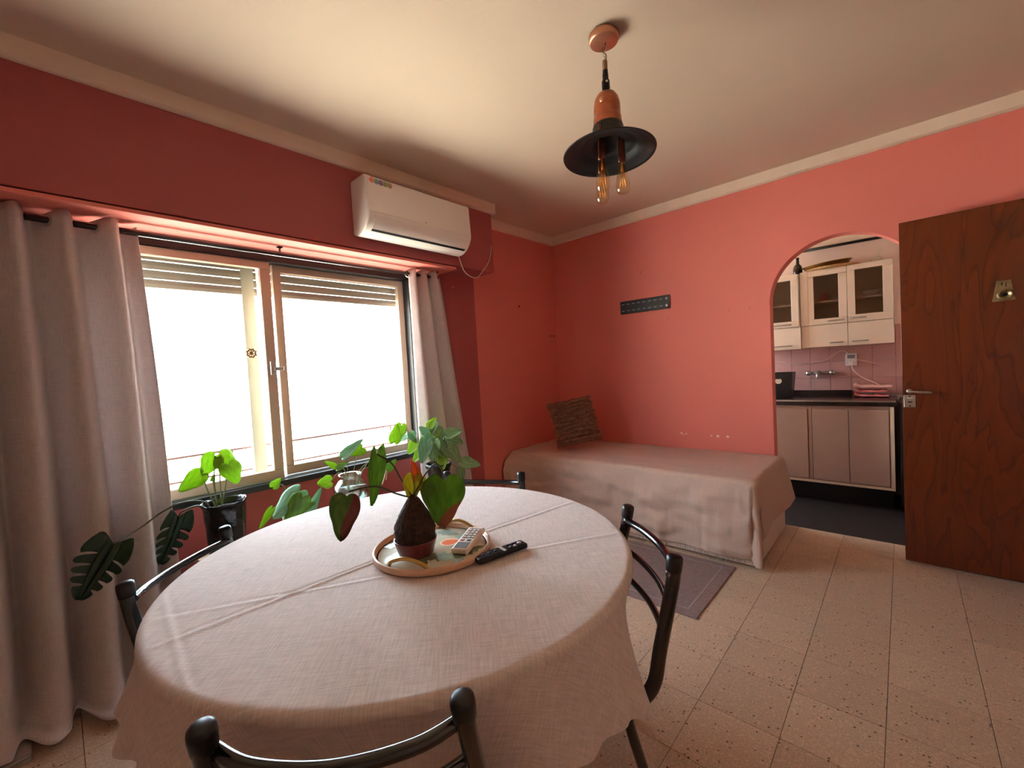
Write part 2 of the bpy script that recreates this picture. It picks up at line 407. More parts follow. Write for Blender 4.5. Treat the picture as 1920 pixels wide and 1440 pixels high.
def lathe(bm, prof, c=(0, 0, 0), n=32, axis=None):
    """prof: list of (r, z); axis = optional Matrix to orient"""
    rings = []
    for r, z in prof:
        if r < 1e-6:
            rings.append([bm.verts.new((0, 0, z))])
        else:
            rings.append([bm.verts.new((r * math.cos(2 * PI * k / n), r * math.sin(2 * PI * k / n), z)) for k in range(n)])
    for a, b in zip(rings[:-1], rings[1:]):
        for k in range(n):
            k2 = (k + 1) % n
            if len(a) == 1 and len(b) == 1: continue
            if len(a) == 1: bm.faces.new((a[0], b[k2], b[k]))
            elif len(b) == 1: bm.faces.new((a[k], a[k2], b[0]))
            else: bm.faces.new((a[k], a[k2], b[k2], b[k]))
    vv = [v for rg in rings for v in rg]
    if axis is not None: bmesh.ops.transform(bm, matrix=axis, verts=vv)
    bmesh.ops.translate(bm, verts=vv, vec=c)
    return vv
def latheo(name, prof, c, m, parent=None, n=32, axis=None, bevel=0, solid=0):
    bm = new_bm(); lathe(bm, prof, c, n, axis)
    return obj(name, bm, m, parent, smooth=True, bevel=bevel, solid=solid)
def gridmesh(name, fn, nu, nv, m, parent=None, uvscale=(1, 1), solid=0.0, closed_u=False, mats=None, matfn=None, sub=0):
    me = bpy.data.meshes.new(name)
    V = []; F = []; UV = []
    for j in range(nv + 1):
        for i in range(nu + (0 if closed_u else 1)):
            V.append(tuple(fn(i / nu, j / nv)))
    w = nu if closed_u else nu + 1
    for j in range(nv):
        for i in range(nu):
            i2 = (i + 1) % w
            F.append((j * w + i, j * w + i2, (j + 1) * w + i2, (j + 1) * w + i))
            UV += [(i / nu * uvscale[0], j / nv * uvscale[1]), ((i + 1) / nu * uvscale[0], j / nv * uvscale[1]), ((i + 1) / nu * uvscale[0], (j + 1) / nv * uvscale[1]), (i / nu * uvscale[0], (j + 1) / nv * uvscale[1])]
    me.from_pydata(V, [], F)
    uvl = me.uv_layers.new(name='UVMap')
    for k, uv in enumerate(UV): uvl.data[k].uv = uv
    for mm in (mats or [m]): me.materials.append(M_[mm])
    for p in me.polygons:
        p.use_smooth = True
        if matfn: p.material_index = matfn(p)
    o = bpy.data.objects.new(name, me); COL.objects.link(o)
    if parent is not None: o.parent = parent
    if solid:
        md = o.modifiers.new('solid', 'SOLIDIFY'); md.thickness = solid; md.offset = -1
    if sub:
        md = o.modifiers.new('sub', 'SUBSURF'); md.levels = sub; md.render_levels = sub
    return o
def thing(name, label, cat, loc=(0, 0, 0), rotz=0.0, group=None):
    o = bpy.data.objects.new(name, None); COL.objects.link(o)
    o.location = loc; o.rotation_euler = (0, 0, rotz)
    o.empty_display_size = 0.1
    return tag(o, label, cat, group)
def tag(o, label, cat, group=None):
    o['label'] = label; o['category'] = cat
    if group: o['group'] = group
    return o
def struct(o, label=None, cat=None):
    o['kind'] = 'structure'
    if label: o['label'] = label
    if cat: o['category'] = cat
    return o
def copy_mesh(src, name, loc, parent):
    o = src.copy(); COL.objects.link(o); o.name = name; o.location = loc; o.parent = parent
    return o
def nz(x, y=0.0, z=0.0): return noise.noise(Vector((x, y, z)))
def smoothstep(a, b, x):
    t = max(0.0, min(1.0, (x - a) / (b - a))); return t * t * (3 - 2 * t)

# ------------------------------------------------------------------ the room
XL, YB, XR, YF, ZC = -2.72, 3.70, 0.86, -1.60, 2.672      # window wall, arch wall, right wall, wall behind the camera, ceiling
YK = 5.10                                                   # kitchen back wall
BEAM_X, BEAM_Y, BEAM_Z = -2.475, 2.54, 2.115
WY0, WY1, WZ0, WZ1 = 0.10, 1.90, 0.70, 2.10                # window opening

# floor with separate terrazzo tiles
floor = struct(boxo('floor', (XL - 0.2, YF - 0.2, -0.20), (XR + 1.4, YB + 0.02, -0.010), 'grout'), 'speckled tan terrazzo tile floor of the dining room', 'floor')
TS = 0.27
tx0, ty0 = -0.335 - 9 * TS, 2.70 - 16 * TS
bm = new_bm(); g = 0.0008
box(bm, (g, g, -0.012), (TS - g, TS - g, 0.0))
tile0 = obj('tile', bm, 'terrazzo', floor, bevel=0.0008, seg=1)
tile0.location = (tx0, ty0, 0)
first = True
for i in range(0, 14):
    for j in range(0, 20):
        x, y = tx0 + i * TS, ty0 + j * TS
        if x > XR or x + TS < XL + 0.0 or y < YF - TS or y > YB - 0.01: continue
        if first: tile0.location = (x, y, 0); first = False; continue
        copy_mesh(tile0, 'tile', (x, y, 0), floor)

ceil = struct(boxo('ceiling', (XL - 0.2, YF - 0.2, ZC), (XR + 1.4, YB + 0.12, ZC + 0.15), 'ceiling'), 'cream painted ceiling above the dining room', 'ceiling')

# window wall with its opening and the beam above it
bm = new_bm()
WT = 0.20
def lw(y0, y1, z0, z1): box(bm, (XL - WT, y0, z0), (XL, y1, z1))
lw(YF - 0.2, WY0, -0.01, ZC); lw(WY1, 2.53, -0.01, ZC); lw(WY0, WY1, -0.01, WZ0); lw(WY0, WY1, WZ1, ZC)
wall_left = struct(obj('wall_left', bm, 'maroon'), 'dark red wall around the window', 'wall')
bm = new_bm(); box(bm, (XL - WT, 2.53, -0.01), (XL - 0.012, YB + 0.1, ZC))
struct(obj('wall_left_return', bm, 'salmon'), 'short salmon wall between the window wall and the bed corner', 'wall')
bm = new_bm(); box(bm, (XL - 0.02, YF, BEAM_Z), (BEAM_X, BEAM_Y, ZC))
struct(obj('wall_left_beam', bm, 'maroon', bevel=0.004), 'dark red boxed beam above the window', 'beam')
# painted board fixed under the beam
bm = new_bm(); box(bm, (XL + 0.0, -1.2, BEAM_Z - 0.026), (BEAM_X + 0.006, 2.13, BEAM_Z - 0.008))
struct(obj('trim_1', bm, 'salmon', bevel=0.002), 'salmon painted board fixed under the beam', 'board')
bm = new_bm(); box(bm, (XL + 0.0, -1.2, BEAM_Z - 0.008), (BEAM_X - 0.012, 2.10, BEAM_Z))  # solid strip, the shade of the narrow gap put into its colour
struct(obj('trim_2', bm, 'shadowgap'), 'near black strip painted in for the shade between beam and board', 'strip')

# arch wall
AX0, AX1, ASP = -0.735, 0.105, 1.70
def arch_wall():
    bm = new_bm()
    r = (AX1 - AX0) / 2; cx = (AX0 + AX1) / 2
    prof = [(AX0, -0.01)] + [(AX0, ASP)]
    N = 40
    for k in range(1, N):
        a = PI - PI * k / N
        prof.append((cx + r * math.cos(a), ASP + r * 0.995 * math.sin(a)))
    prof += [(AX1, ASP), (AX1, -0.01)]
    T = 0.11
    x0, x1 = XL - WT, XR + 1.4
    outl = [(x0, -0.01), (AX0, -0.01), (AX0, ASP)] + prof[2:-2] + [(AX1, ASP), (AX1, -0.01), (x1, -0.01)]
    V = {}
    def vv(x, y, z):
        key = (round(x, 5), y, round(z, 5))
        if key not in V: V[key] = bm.verts.new((x, y, z))
        return V[key]
    for y, fl in ((YB, False), (YB + T, True)):
        def quad(*pts):
            q = [vv(px, y, pz) for px, pz in pts]
            bm.faces.new(q[::-1] if fl else q)
        quad((x0, -0.01), (AX0, -0.01), (AX0, ASP), (x0, ASP)); quad((AX1, -0.01), (x1, -0.01), (x1, ASP), (AX1, ASP))
        arc = [(AX0, ASP)] + prof[2:-2] + [(AX1, ASP)]
        quad((x0, ASP), (AX0, ASP), (AX0, ZC), (x0, ZC)); quad((AX1, ASP), (x1, ASP), (x1, ZC), (AX1, ZC))
        for p, q in zip(arc[:-1], arc[1:]): quad(p, q, (q[0], ZC), (p[0], ZC))
    for (p, q) in zip(outl[:-1], outl[1:]):
        bm.faces.new((vv(p[0], YB, p[1]), vv(q[0], YB, q[1]), vv(q[0], YB + T, q[1]), vv(p[0], YB + T, p[1])))
    for f in bm.faces:
        if all(abs(v.co.y - (YB + T)) < 1e-6 for v in f.verts): f.material_index = 1
    return obj('wall_back', bm, 'salmon', mats=['salmon', 'kwall'])
wall_back = struct(arch_wall(), 'salmon wall with an arched opening to the kitchen', 'wall')
# right wall with the entrance opening the open door belongs to
bm = new_bm()
box(bm, (XR, YF - 0.2, -0.01), (XR + 0.14, 2.60, ZC)); box(bm, (XR, 2.60, 2.08), (XR + 0.14, YB, ZC)); box(bm, (XR, 3.55, -0.01), (XR + 0.14, YB, 2.08))
struct(obj('wall_right', bm, 'plain'), 'cream wall that holds the entrance doorway', 'wall')
bm = new_bm(); box(bm, (XR + 1.3, YF - 0.2, -0.01), (XR + 1.4, YB, ZC)); box(bm, (XR + 0.14, 2.2, -0.01), (XR + 1.3, 2.3, ZC))
struct(obj('wall_hall', bm, 'plain'), 'plain hallway wall behind the entrance doorway', 'wall')
struct(boxo('wall_front', (XL - 0.2, YF - 0.12, -0.01), (XR + 0.2, YF, ZC), 'plain'), 'cream wall opposite the arch wall', 'wall')

# cornices
def cornice(name, a, b, inward, label):
    a = Vector(a); b = Vector(b); iw = Vector(inward)
    bm = new_bm(); H = 0.081; D = 0.035
    rings = []
    for p in (a, b):
        rings.append([bm.verts.new(p + iw * d + Vector((0, 0, z))) for d, z in ((0, 0), (0, -H), (D * 0.55, -H), (D, -H * 0.9), (D, 0))])
    n = 5
    for k in range(n): bm.faces.new((rings[0][k], rings[0][(k + 1) % n], rings[1][(k + 1) % n], rings[1][k]))
    bm.faces.new(rings[0][::-1]); bm.faces.new(rings[1])
    return struct(obj(name, bm, 'trim'), label, 'cornice')
cornice('trim_3', (BEAM_X, YF, ZC), (BEAM_X, BEAM_Y + 0.02, ZC), (1, 0, 0), 'cream cornice along the top of the beam')
cornice('trim_4', (XL - 0.012, BEAM_Y, ZC), (XL - 0.012, YB, ZC), (1, 0, 0), 'cream cornice above the short salmon wall')
cornice('trim_5', (XL - 0.012, YB, ZC), (XR, YB, ZC), (0, -1, 0), 'cream cornice along the top of the arch wall')
cornice('trim_6', (XR, YF, ZC), (XR, YB, ZC), (-1, 0, 0), 'cream cornice along the top of the doorway wall')

# nail marks and paint chips on the walls
for (x, z) in ((-1.743, 2.127), (-2.167, 1.637), (-1.501, 1.682), (-1.01, 1.687), (-0.865, 1.688)):
    bm = new_bm(); lathe(bm, [(0, -0.004), (0.009, -0.003), (0.011, 0.002)], (0, 0, 0), 10, Matrix.Rotation(PI / 2, 4, 'X'))
    o = obj('wall_plug', bm, 'plug', wall_back, smooth=True); o.location = (x, YB, z)
for (y, z, mm) in ((3.123, 1.918, 'plug'), (3.60, 1.640, 'plug'), (3.65, 1.641, 'plug')):
    bm = new_bm(); lathe(bm, [(0, 0.004), (0.009, 0.003), (0.011, -0.002)], (0, 0, 0), 10, Matrix.Rotation(PI / 2, 4, 'Y'))
    o = obj('wall_plug', bm, mm, bpy.data.objects['wall_left_return'], smooth=True); o.location = (XL - 0.012, y, z)
bm = new_bm(); lathe(bm, [(0, 0.003), (0.008, 0.002), (0.010, -0.002)], (XL, 2.295, 2.017), 9, None); obj('paint_chip', bm, 'chip', wall_left, smooth=True)
for (x, z, r) in ((-1.435, .677, .010), (-1.394, .675, .007), (-1.188, .67, .008), (-1.137, .669, .014), (-1.064, .67, .012), (-1.42, .665, .005)):
    bm = new_bm(); n = 9
    vs_ = [bm.verts.new((x + r * (1 + .5 * nz(k * 3.1, x * 9)) * math.cos(2 * PI * k / n), YB - 0.0012, z + .8 * r * (1 + .5 * nz(k * 1.7, x * 7)) * math.sin(2 * PI * k / n))) for k in range(n)]
    f = bm.faces.new(vs_); ex = bmesh.ops.extrude_face_region(bm, geom=[f])
    bmesh.ops.translate(bm, verts=[e for e in ex['geom'] if isinstance(e, bmesh.types.BMVert)], vec=(0, 0.002, 0))
    obj('paint_chip', bm, 'chip', wall_back)

# ------------------------------------------------------------------ kitchen shell
struct(boxo('floor_kitchen', (XL - 0.2, YB + 0.02, -0.2), (XR + 1.4, YK + 0.1, -0.004), 'kfloor'), 'dark kitchen floor beyond the arch', 'floor')
struct(boxo('ceiling_kitchen', (XL - 0.2, YB + 0.11, ZC), (XR + 1.4, YK + 0.1, ZC + 0.1), 'ceiling'), 'kitchen ceiling beyond the arch', 'ceiling')
kwall = struct(boxo('wall_kitchen', (XL - 0.2, YK, -0.01), (XR + 1.4, YK + 0.1, ZC), 'kwall'), 'kitchen wall with pink tiles below the cupboards', 'wall')
bm = new_bm()
for a in ((YB + 0.11, 3.95, -0.01, ZC), (4.95, YK, -0.01, ZC), (3.95, 4.95, -0.01, 1.25), (3.95, 4.95, 2.35, ZC)):
    box(bm, (XL - WT, a[0], a[2]), (XL, a[1], a[3]))
struct(obj('wall_kitchen_left', bm, 'kwall'), 'kitchen outer wall with an unseen opening added for daylight', 'wall')
struct(boxo('wall_kitchen_right', (0.62, YB + 0.11, -0.01), (0.72, YK, ZC), 'kwall'), 'kitchen side wall', 'wall')
win2 = thing('window_2', 'unseen kitchen window added to light the cupboards', 'window', (XL - 0.1, 4.45, 1.25))  # out of view, added to bring daylight into the kitchen
win2['kind'] = 'structure'
for (a, b) in (((-0.03, -0.5, 0.0), (0.03, 0.5, 0.045)), ((-0.03, -0.5, 1.055), (0.03, 0.5, 1.10)), ((-0.03, -0.5, 0.045), (0.03, -0.455, 1.055)), ((-0.03, 0.455, 0.045), (0.03, 0.5, 1.055))):
    boxo('frame', a, b, 'whitecab', win2)
boxo('pane', (-0.003, -0.455, 0.045), (0.003, 0.455, 1.055), 'pane', win2)
TK = 0.1565
bm = new_bm(); box(bm, (0.0012, -0.006, 0.0012), (TK - 0.0012, 0.004, TK - 0.0012))
kt0 = obj('tile', bm, 'pinktile', kwall, bevel=0.0015, seg=1)
first = True
for i in range(-6, 5):
    for j in range(4):
        loc = (-0.052 + i * TK, YK, 0.905 + j * TK)
        if first: kt0.location = loc; first = False
        else: copy_mesh(kt0, 'tile', loc, kwall)
bm = new_bm(); box(bm, (-1.6, YK - 0.004, 2.325), (0.6, YK, ZC)); obj('upper_band', bm, 'trim', kwall)
tag(tubeo('pipe', [(-0.80, YK - 0.03, 2.31), (-0.10, YK - 0.03, 2.305)], 0.013, 'blackmatte'), 'black pipe high on the kitchen wall', 'pipe')

# ------------------------------------------------------------------ window
win = thing('window_1', 'sliding cream framed window with half raised roller shutters', 'window', (XL - 0.1, 1.0, WZ0))
win['kind'] = 'structure'
def wpart(name, a, b, m, parent=None, bevel=0.0):
    bm = new_bm(); box(bm, a, b)
    o = obj(name, bm, m, win if parent is None else parent, bevel=bevel)
    if parent is None: o.matrix_parent_inverse = Matrix.Translation((-(XL - 0.1), -1.0, -WZ0))
    return o
wpart('frame_bottom', (-2.89, WY0, WZ0), (XL + 0.012, WY1, WZ0 + 0.035), 'darkframe', bevel=0.003)
wpart('frame_top', (-2.87, WY0, 2.03), (XL - 0.02, WY1, WZ1), 'darkframe')
wpart('frame_jamb', (-2.87, WY1 - 0.025, WZ0 + 0.035), (XL - 0.02, WY1, 2.03), 'darkframe')
wpart('frame_jamb', (-2.87, WY0, WZ0 + 0.035), (XL - 0.02, WY0 + 0.025, 2.03), 'darkframe')
for k, xx in enumerate((-2.752, -2.775)):
    wpart('track', (xx - 0.004, WY0 + 0.03, WZ0 + 0.035), (xx + 0.002, WY1 - 0.03, WZ0 + 0.043), 'steel')
def sash(y0, y1, x, st):
    z0, z1 = WZ0 + 0.040, 2.03
    s = wpart('sash', (x - 0.02, y0, z0), (x + 0.02, y1, z0 + 0.055), 'cream', bevel=0.004)
    s['label'] = 'cream aluminium sliding sash'
    def p(name, a, b, m, bv=0.004):
        bm = new_bm(); box(bm, a, b); return obj(name, bm, m, s, bevel=bv)
    p('top_rail', (x - 0.02, y0, z1 - 0.045), (x + 0.02, y1, z1), 'cream')
    p('stile', (x - 0.02, y0, z0 + 0.055), (x + 0.02, y0 + st, z1 - 0.045), 'cream')
    p('stile', (x - 0.02, y1 - st, z0 + 0.055), (x + 0.02, y1, z1 - 0.045), 'cream')
    p('pane', (x - 0.003, y0 + st, z0 + 0.055), (x + 0.003, y1 - st, z1 - 0.045), 'pane', 0)
    return s
sL = sash(WY0 + 0.027, 0.925, -2.775, 0.055)
sR = sash(0.955, WY1 - 0.027, -2.828, 0.048)
bm = new_bm(); box(bm, (-2.752, 0.885, 1.36), (-2.735, 0.915, 1.44)); box(bm, (-2.745, 0.905, 1.385), (-2.728, 0.955, 1.405))
o = obj('latch', bm, 'steel', win, bevel=0.003); o.matrix_parent_inverse = Matrix.Translation((-(XL - 0.1), -1.0, -WZ0))
# roller shutters: separate slats
for (y0, y1) in ((WY0 + 0.03, 0.885), (0.90, WY1 - 0.03)):
    for k in range(6):
        z = 1.842 + k * 0.0485
        bm = new_bm()
        prof = [(-0.006, 0.0), (0.006, 0.002), (0.0095, 0.022), (0.006, 0.043), (-0.002, 0.0465), (-0.006, 0.043)]
        rg = [[bm.verts.new((-2.878 + px, yy, z + pz)) for px, pz in prof] for yy in (y0, y1)]
        n = len(prof)
        for q in range(n): bm.faces.new((rg[0][q], rg[0][(q + 1) % n], rg[1][(q + 1) % n], rg[1][q]))
        bm.faces.new(rg[0][::-1]); bm.faces.new(rg[1])
        o = obj('shutter_slat', bm, 'slat', win); o.matrix_parent_inverse = Matrix.Translation((-(XL - 0.1), -1.0, -WZ0))
wpart('shutter_guide', (-2.905, 0.80, WZ0 + 0.035), (-2.866, 0.868, 2.05), 'guide', bevel=0.003)
wpart('sill', (-2.96, WY0 - 0.04, WZ0 - 0.04), (-2.85, WY1 + 0.04, WZ0 + 0.002), 'concrete')
# golden wheel ornament on the sash
orn = thing('window_ornament', 'small golden wheel ornament on the cream window stile', 'ornament', (-2.752, 0.80, 1.49))
bm = new_bm()
def ring(bm, R, r, n=24, m=8):
    pts = []
    vv = [[bm.verts.new((0.0 + r * math.sin(2 * PI * j / m), (R + r * math.cos(2 * PI * j / m)) * math.cos(2 * PI * i / n), (R + r * math.cos(2 * PI * j / m)) * math.sin(2 * PI * i / n))) for j in range(m)] for i in range(n)]
    for i in range(n):
        for j in range(m): bm.faces.new((vv[i][j], vv[(i + 1) % n][j], vv[(i + 1) % n][(j + 1) % m], vv[i][(j + 1) % m]))
ring(bm, 0.022, 0.0042)
obj('rim', bm, 'gold', orn, smooth=True)
bm = new_bm(); ring(bm, 0.007, 0.0022, 16, 6)
for k in range(4):
    a = PI / 4 + k * PI / 4
    tube(bm, [(0, 0.02 * math.cos(a), 0.02 * math.sin(a)), (0, -0.02 * math.cos(a), -0.02 * math.sin(a))], 0.0030, 6)
for k in range(8):
    a = k * PI / 4 + PI / 8
    tube(bm, [(0, 0.022 * math.cos(a), 0.022 * math.sin(a)), (0, 0.030 * math.cos(a), 0.030 * math.sin(a))], 0.0042, 6)
obj('spokes', bm, 'gold', orn, smooth=True)
orn.location = (-2.764, 0.797, 1.49)
tubeo('suction_pin', [(-0.0075, 0.0, 0.0), (0.001, 0.0, 0.0)], 0.004, 'gold', orn, 8)

# ------------------------------------------------------------------ outside
struct(boxo('ground_outside', (-140, -90, -9.3), (-3.1, 110, -9.0), 'concrete'), 'pale paved ground far below the window', 'ground')
def house(x0, x1, y0, y1, z1, label, wins):
    h = thing('neighbouring_house', label, 'building', ((x0 + x1) / 2, (y0 + y1) / 2, -9.0))
    T = Matrix.Translation((-(x0 + x1) / 2, -(y0 + y1) / 2, 9.0))
    bm = new_bm(); box(bm, (x0, y0, -9.0), (x1, y1, z1)); o = obj('walls', bm, 'stucco', h); o.matrix_parent_inverse = T
    bm = new_bm()
    box(bm, (x0 - .15, y0 - .15, z1), (x0 + .25, y1 + .15, z1 + .5)); box(bm, (x1 - .25, y0 - .15, z1), (x1 + .15, y1 + .15, z1 + .5))
    box(bm, (x0 + .25, y0 - .15, z1), (x1 - .25, y0 + .25, z1 + .5)); box(bm, (x0 + .25, y1 - .25, z1), (x1 - .25, y1 + .15, z1 + .5))
    o = obj('parapet', bm, 'stucco', h); o.matrix_parent_inverse = T
    for (wy, wz) in wins:
        bm = new_bm(); box(bm, (x1 - 0.05, wy - .6, wz), (x1 + 0.03, wy + .6, wz + 1.2))
        o = obj('window', bm, 'outwin', h); o.matrix_parent_inverse = T
        bm = new_bm(); box(bm, (x1, wy - .75, wz - .12), (x1 + 0.18, wy + .75, wz)); o = obj('window_ledge', bm, 'concrete', h); o.matrix_parent_inverse = T
    return h
house(-42, -26, 3, 17, 1.2, 'low white house seen through the window pane', ((7, -3.2), (11, -3.2), (14.5, -3.2)))
house(-60, -44, -8, 2.5, -1.5, 'white flat roofed house further off behind the window', ((-4, -5.0), (-0.5, -5.0)))
def reflecting_house(x0, x1, y0, y1, z1, label):  # unseen house, added so its sunlit front brightens the arch wall
    h = thing('neighbouring_house', label, 'building', ((x0 + x1) / 2, (y0 + y1) / 2, -9.0))
    T = Matrix.Translation((-(x0 + x1) / 2, -(y0 + y1) / 2, 9.0))
    bm = new_bm(); box(bm, (x0, y0, -9.0), (x1, y1, z1)); o = obj('walls', bm, 'stucco', h); o.matrix_parent_inverse = T
    bm = new_bm(); box(bm, (x0 - .2, y0 - .2, z1), (x1 + .2, y1 + .2, z1 + .4)); o = obj('roof_slab', bm, 'concrete', h); o.matrix_parent_inverse = T
    for k in range(3):
        for q in range(4):
            wx = x0 + (x1 - x0) * (q + 0.5) / 4; wz = -7.5 + k * 3.2
            bm = new_bm(); box(bm, (wx - .5, y1 - 0.05, wz), (wx + .5, y1 + 0.03, wz + 1.2)); o = obj('window', bm, 'outwin', h); o.matrix_parent_inverse = T
            bm = new_bm(); box(bm, (wx - .65, y1, wz - .12), (wx + .65, y1 + 0.18, wz)); o = obj('window_ledge', bm, 'concrete', h); o.matrix_parent_inverse = T
reflecting_house(-34, -8, -30, -18, 5.0, 'unseen white house added to reflect sunlight at the arch wall')
# railing in front of the window
rl = thing('window_railing', 'thin brown metal railing outside the window', 'railing', (-2.99, 1.0, WZ0))
for z, r in ((0.923, 0.0075), (0.786, 0.0065)):
    tubeo('bar', [(0, -1.0, z - WZ0), (0, 1.12, z - WZ0)], r, 'rail', rl, 8)
for y in (0.02, 0.72, 1.06, 1.80):
    tubeo('post', [(0, y - 1.0, 0.786 - WZ0), (0, y - 1.0, 0.923 - WZ0)], 0.005, 'rail', rl, 6)
for y in (-0.98, 1.1):
    tubeo('wall_fixing', [(0, y, 0.2), (0.075, y, 0.2)], 0.006, 'rail', rl, 6)

# ------------------------------------------------------------------ curtains and rod
rod = thing('curtain_rod', 'glossy black curtain rod above the window', 'curtain rod', (-2.62, 1.0, 2.045))
tubeo('pole', [(0, -1.9, 0), (0, 1.045, 0)], 0.0135, 'blackmetal', rod, 16)
latheo('finial', [(0, 0.022), (0.012, 0.021), (0.017, 0.014), (0.017, 0.003), (0.0135, 0), (0.0135, -0.01)], (0, 1.045, 0), 'blackmetal', rod, 16, Matrix.Rotation(-PI / 2, 4, 'X'))
for y in (-0.06, 1.05, -1.2):
    bm = new_bm(); tube(bm, [(0, y, 0.016), (0, y, 0.045)], 0.006, 8); box(bm, (-0.014, y - 0.014, 0.040), (0.014, y + 0.014, 0.0440))
    obj('bracket', bm, 'blackmetal', rod)

def curtain(name, label, yt0, yt1, yb0, yb1, folds, amp_t, amp_b, zb, ztop, seed, xb=0.0, front=1, pool=0.0, drift=0.0, uv=(3, 2.2)):
    """cloth on a rod: sinusoidal folds, bunched at the top, wider at the foot"""
    NU, NV = folds * 22, 60
    def fn(u, v):
        ph = u * folds * 2 * PI
        a = amp_t + (amp_b - amp_t) * smoothstep(0, 1, v)
        w = u + 0.35 / folds * math.sin(ph) * 0.35
        w += drift * 0.0
        yt = yt0 + (yt1 - yt0) * w; yb = yb0 + (yb1 - yb0) * w
        k = v ** 0.8
        y = yt + (yb - yt) * k + 0.018 * nz(u * 6, v * 2.0, seed) * (0.3 + v)
        z = ztop + (zb - ztop) * v
        sgn = math.sin(ph)
        x = -2.62 + a * (sgn + 0.25 * math.sin(2 * ph + seed) * v) + xb * v ** 2 + 0.03 * v * nz(u * 3.3 * folds / 4, v * 1.3, seed + 5)
        z += -0.012 * (1 - sgn) * (1 - v) * (1 if v == 0 else 0)
        if pool > 0 and v > 0.90:
            t = (v - 0.90) / 0.10
            x += pool * t * (0.6 + 0.5 * nz(u * 9, 3.0, seed)); z = max(z - 0.10 * t, 0.026 + 0.018 * (1 + nz(u * 14, v * 30, seed)))
        return (x, y, z)
    c = thing(name, label, 'curtain', (-2.62, (yt0 + yt1) / 2, max(0, zb)))
    T = Matrix.Translation((2.62, -(yt0 + yt1) / 2, -max(0, zb)))
    o = gridmesh('fabric', fn, NU, NV, 'curtain', c, uvscale=uv, solid=0.003); o.matrix_parent_inverse = T
    # eyelets where the cloth crosses the rod
    for k in range(folds * 2):
        u = k * 0.5 / folds + 0.0001
        p = fn(u, (ztop - 2.045) / (ztop - zb))
        q = fn(u + 0.004, (ztop - 2.045) / (ztop - zb))
        ang = math.atan2(q[0] - p[0], q[1] - p[1])
        bm = new_bm(); ring(bm, 0.0235, 0.0045, 24, 8)
        bmesh.ops.rotate(bm, verts=bm.verts[:], cent=(0, 0, 0), matrix=Matrix.Rotation(-ang, 3, 'Z'))
        bmesh.ops.translate(bm, verts=bm.verts[:], vec=(-2.62, p[1], 2.045))
        o = obj('eyelet', bm, 'steel', c, smooth=True); o.matrix_parent_inverse = T
    return c
curtain('curtain', 'wide taupe linen curtain pooling on the floor beside the window', -0.95, 0.32, -1.05, 0.38, 9, 0.060, 0.080, 0.0, 2.085, 1.3, xb=0.12, pool=0.20, uv=(1.9, 2.1))
curtain('curtain', 'narrow taupe linen curtain hanging between window and bed', 1.80, 2.07, 1.80, 2.32, 3, 0.040, 0.055, 0.03, 2.085, 4.1, xb=0.03, uv=(0.9, 2.1))

# ------------------------------------------------------------------ air conditioner
ac = thing('air_conditioner', 'white split air conditioner mounted on the red beam', 'air conditioner', (BEAM_X, 1.725, 2.17))
AY0, AY1 = -0.405, 0.405
def extr(bm, prof, y0, y1):
    rg = [[bm.verts.new((px, yy, pz)) for px, pz in prof] for yy in (y0, y1)]
    n = len(prof)
    for q in range(n): bm.faces.new((rg[0][q], rg[0][(q + 1) % n], rg[1][(q + 1) % n], rg[1][q]))
    bm.faces.new(rg[0][::-1]); bm.faces.new(rg[1])
prof = [(0, 0.02), (0, 0.345), (0.15, 0.345), (0.172, 0.335), (0.185, 0.318), (0.195, 0.12), (0.190, 0.095), (0.172, 0.060), (0.142, 0.028), (0.100, 0.008), (0.05, 0.002)]
bm = new_bm(); extr(bm, prof, AY0, AY1); obj('body', bm, 'white', ac, bevel=0.012, seg=3)
bm = new_bm(); extr(bm, [(0.176, 0.325), (0.1895, 0.322), (0.1985, 0.120), (0.190, 0.113), (0.18, 0.113)], AY0 + 0.012, AY1 - 0.012); obj('front_panel', bm, 'white', ac, bevel=0.004)
bm = new_bm(); extr(bm, [(0.186, 0.102), (0.1935, 0.106), (0.1905, 0.092), (0.174, 0.058), (0.150, 0.033), (0.142, 0.040), (0.165, 0.064)], AY0 + 0.045, AY1 - 0.03); obj('air_flap', bm, 'white', ac, bevel=0.0015)
bm = new_bm(); extr(bm, [(0.132, 0.030), (0.1475, 0.0312), (0.138, 0.0235), (0.125, 0.022)], AY0 + 0.045, AY1 - 0.03); obj('outlet_slot', bm, 'shadowgap', ac)
for i in range(5):
    cy = AY0 + 0.036 + i * 0.030
    bm = new_bm(); lathe(bm, [(0, 0.0016), (0.0165, 0.0016), (0.017, 0)], (0.1905, cy, 0.303 - i * 0.0006), 20, Matrix.Rotation(PI / 2 + 0.045, 4, 'Y'))
    s = obj('sticker', bm, 'st%d' % i, ac)
    bm = new_bm(); lathe(bm, [(0.0105, 0.0022), (0.0125, 0.0022)], (0.1905, cy, 0.303 - i * 0.0006), 20, Matrix.Rotation(PI / 2 + 0.045, 4, 'Y'))
    obj('sticker_ring', bm, 'trim', s)
    bm = new_bm(); lathe(bm, [(0, 0.0022), (0.0028, 0.0022)], (0.1905, cy + 0.002, 0.304 - i * 0.0006), 12, Matrix.Rotation(PI / 2 + 0.045, 4, 'Y'))
    obj('sticker_emblem', bm, 'trim', s)
bm = new_bm(); box(bm, (0.197, -0.005, 0.126), (0.1995, 0.005, 0.132)); obj('indicator', bm, 'greyprint', ac)
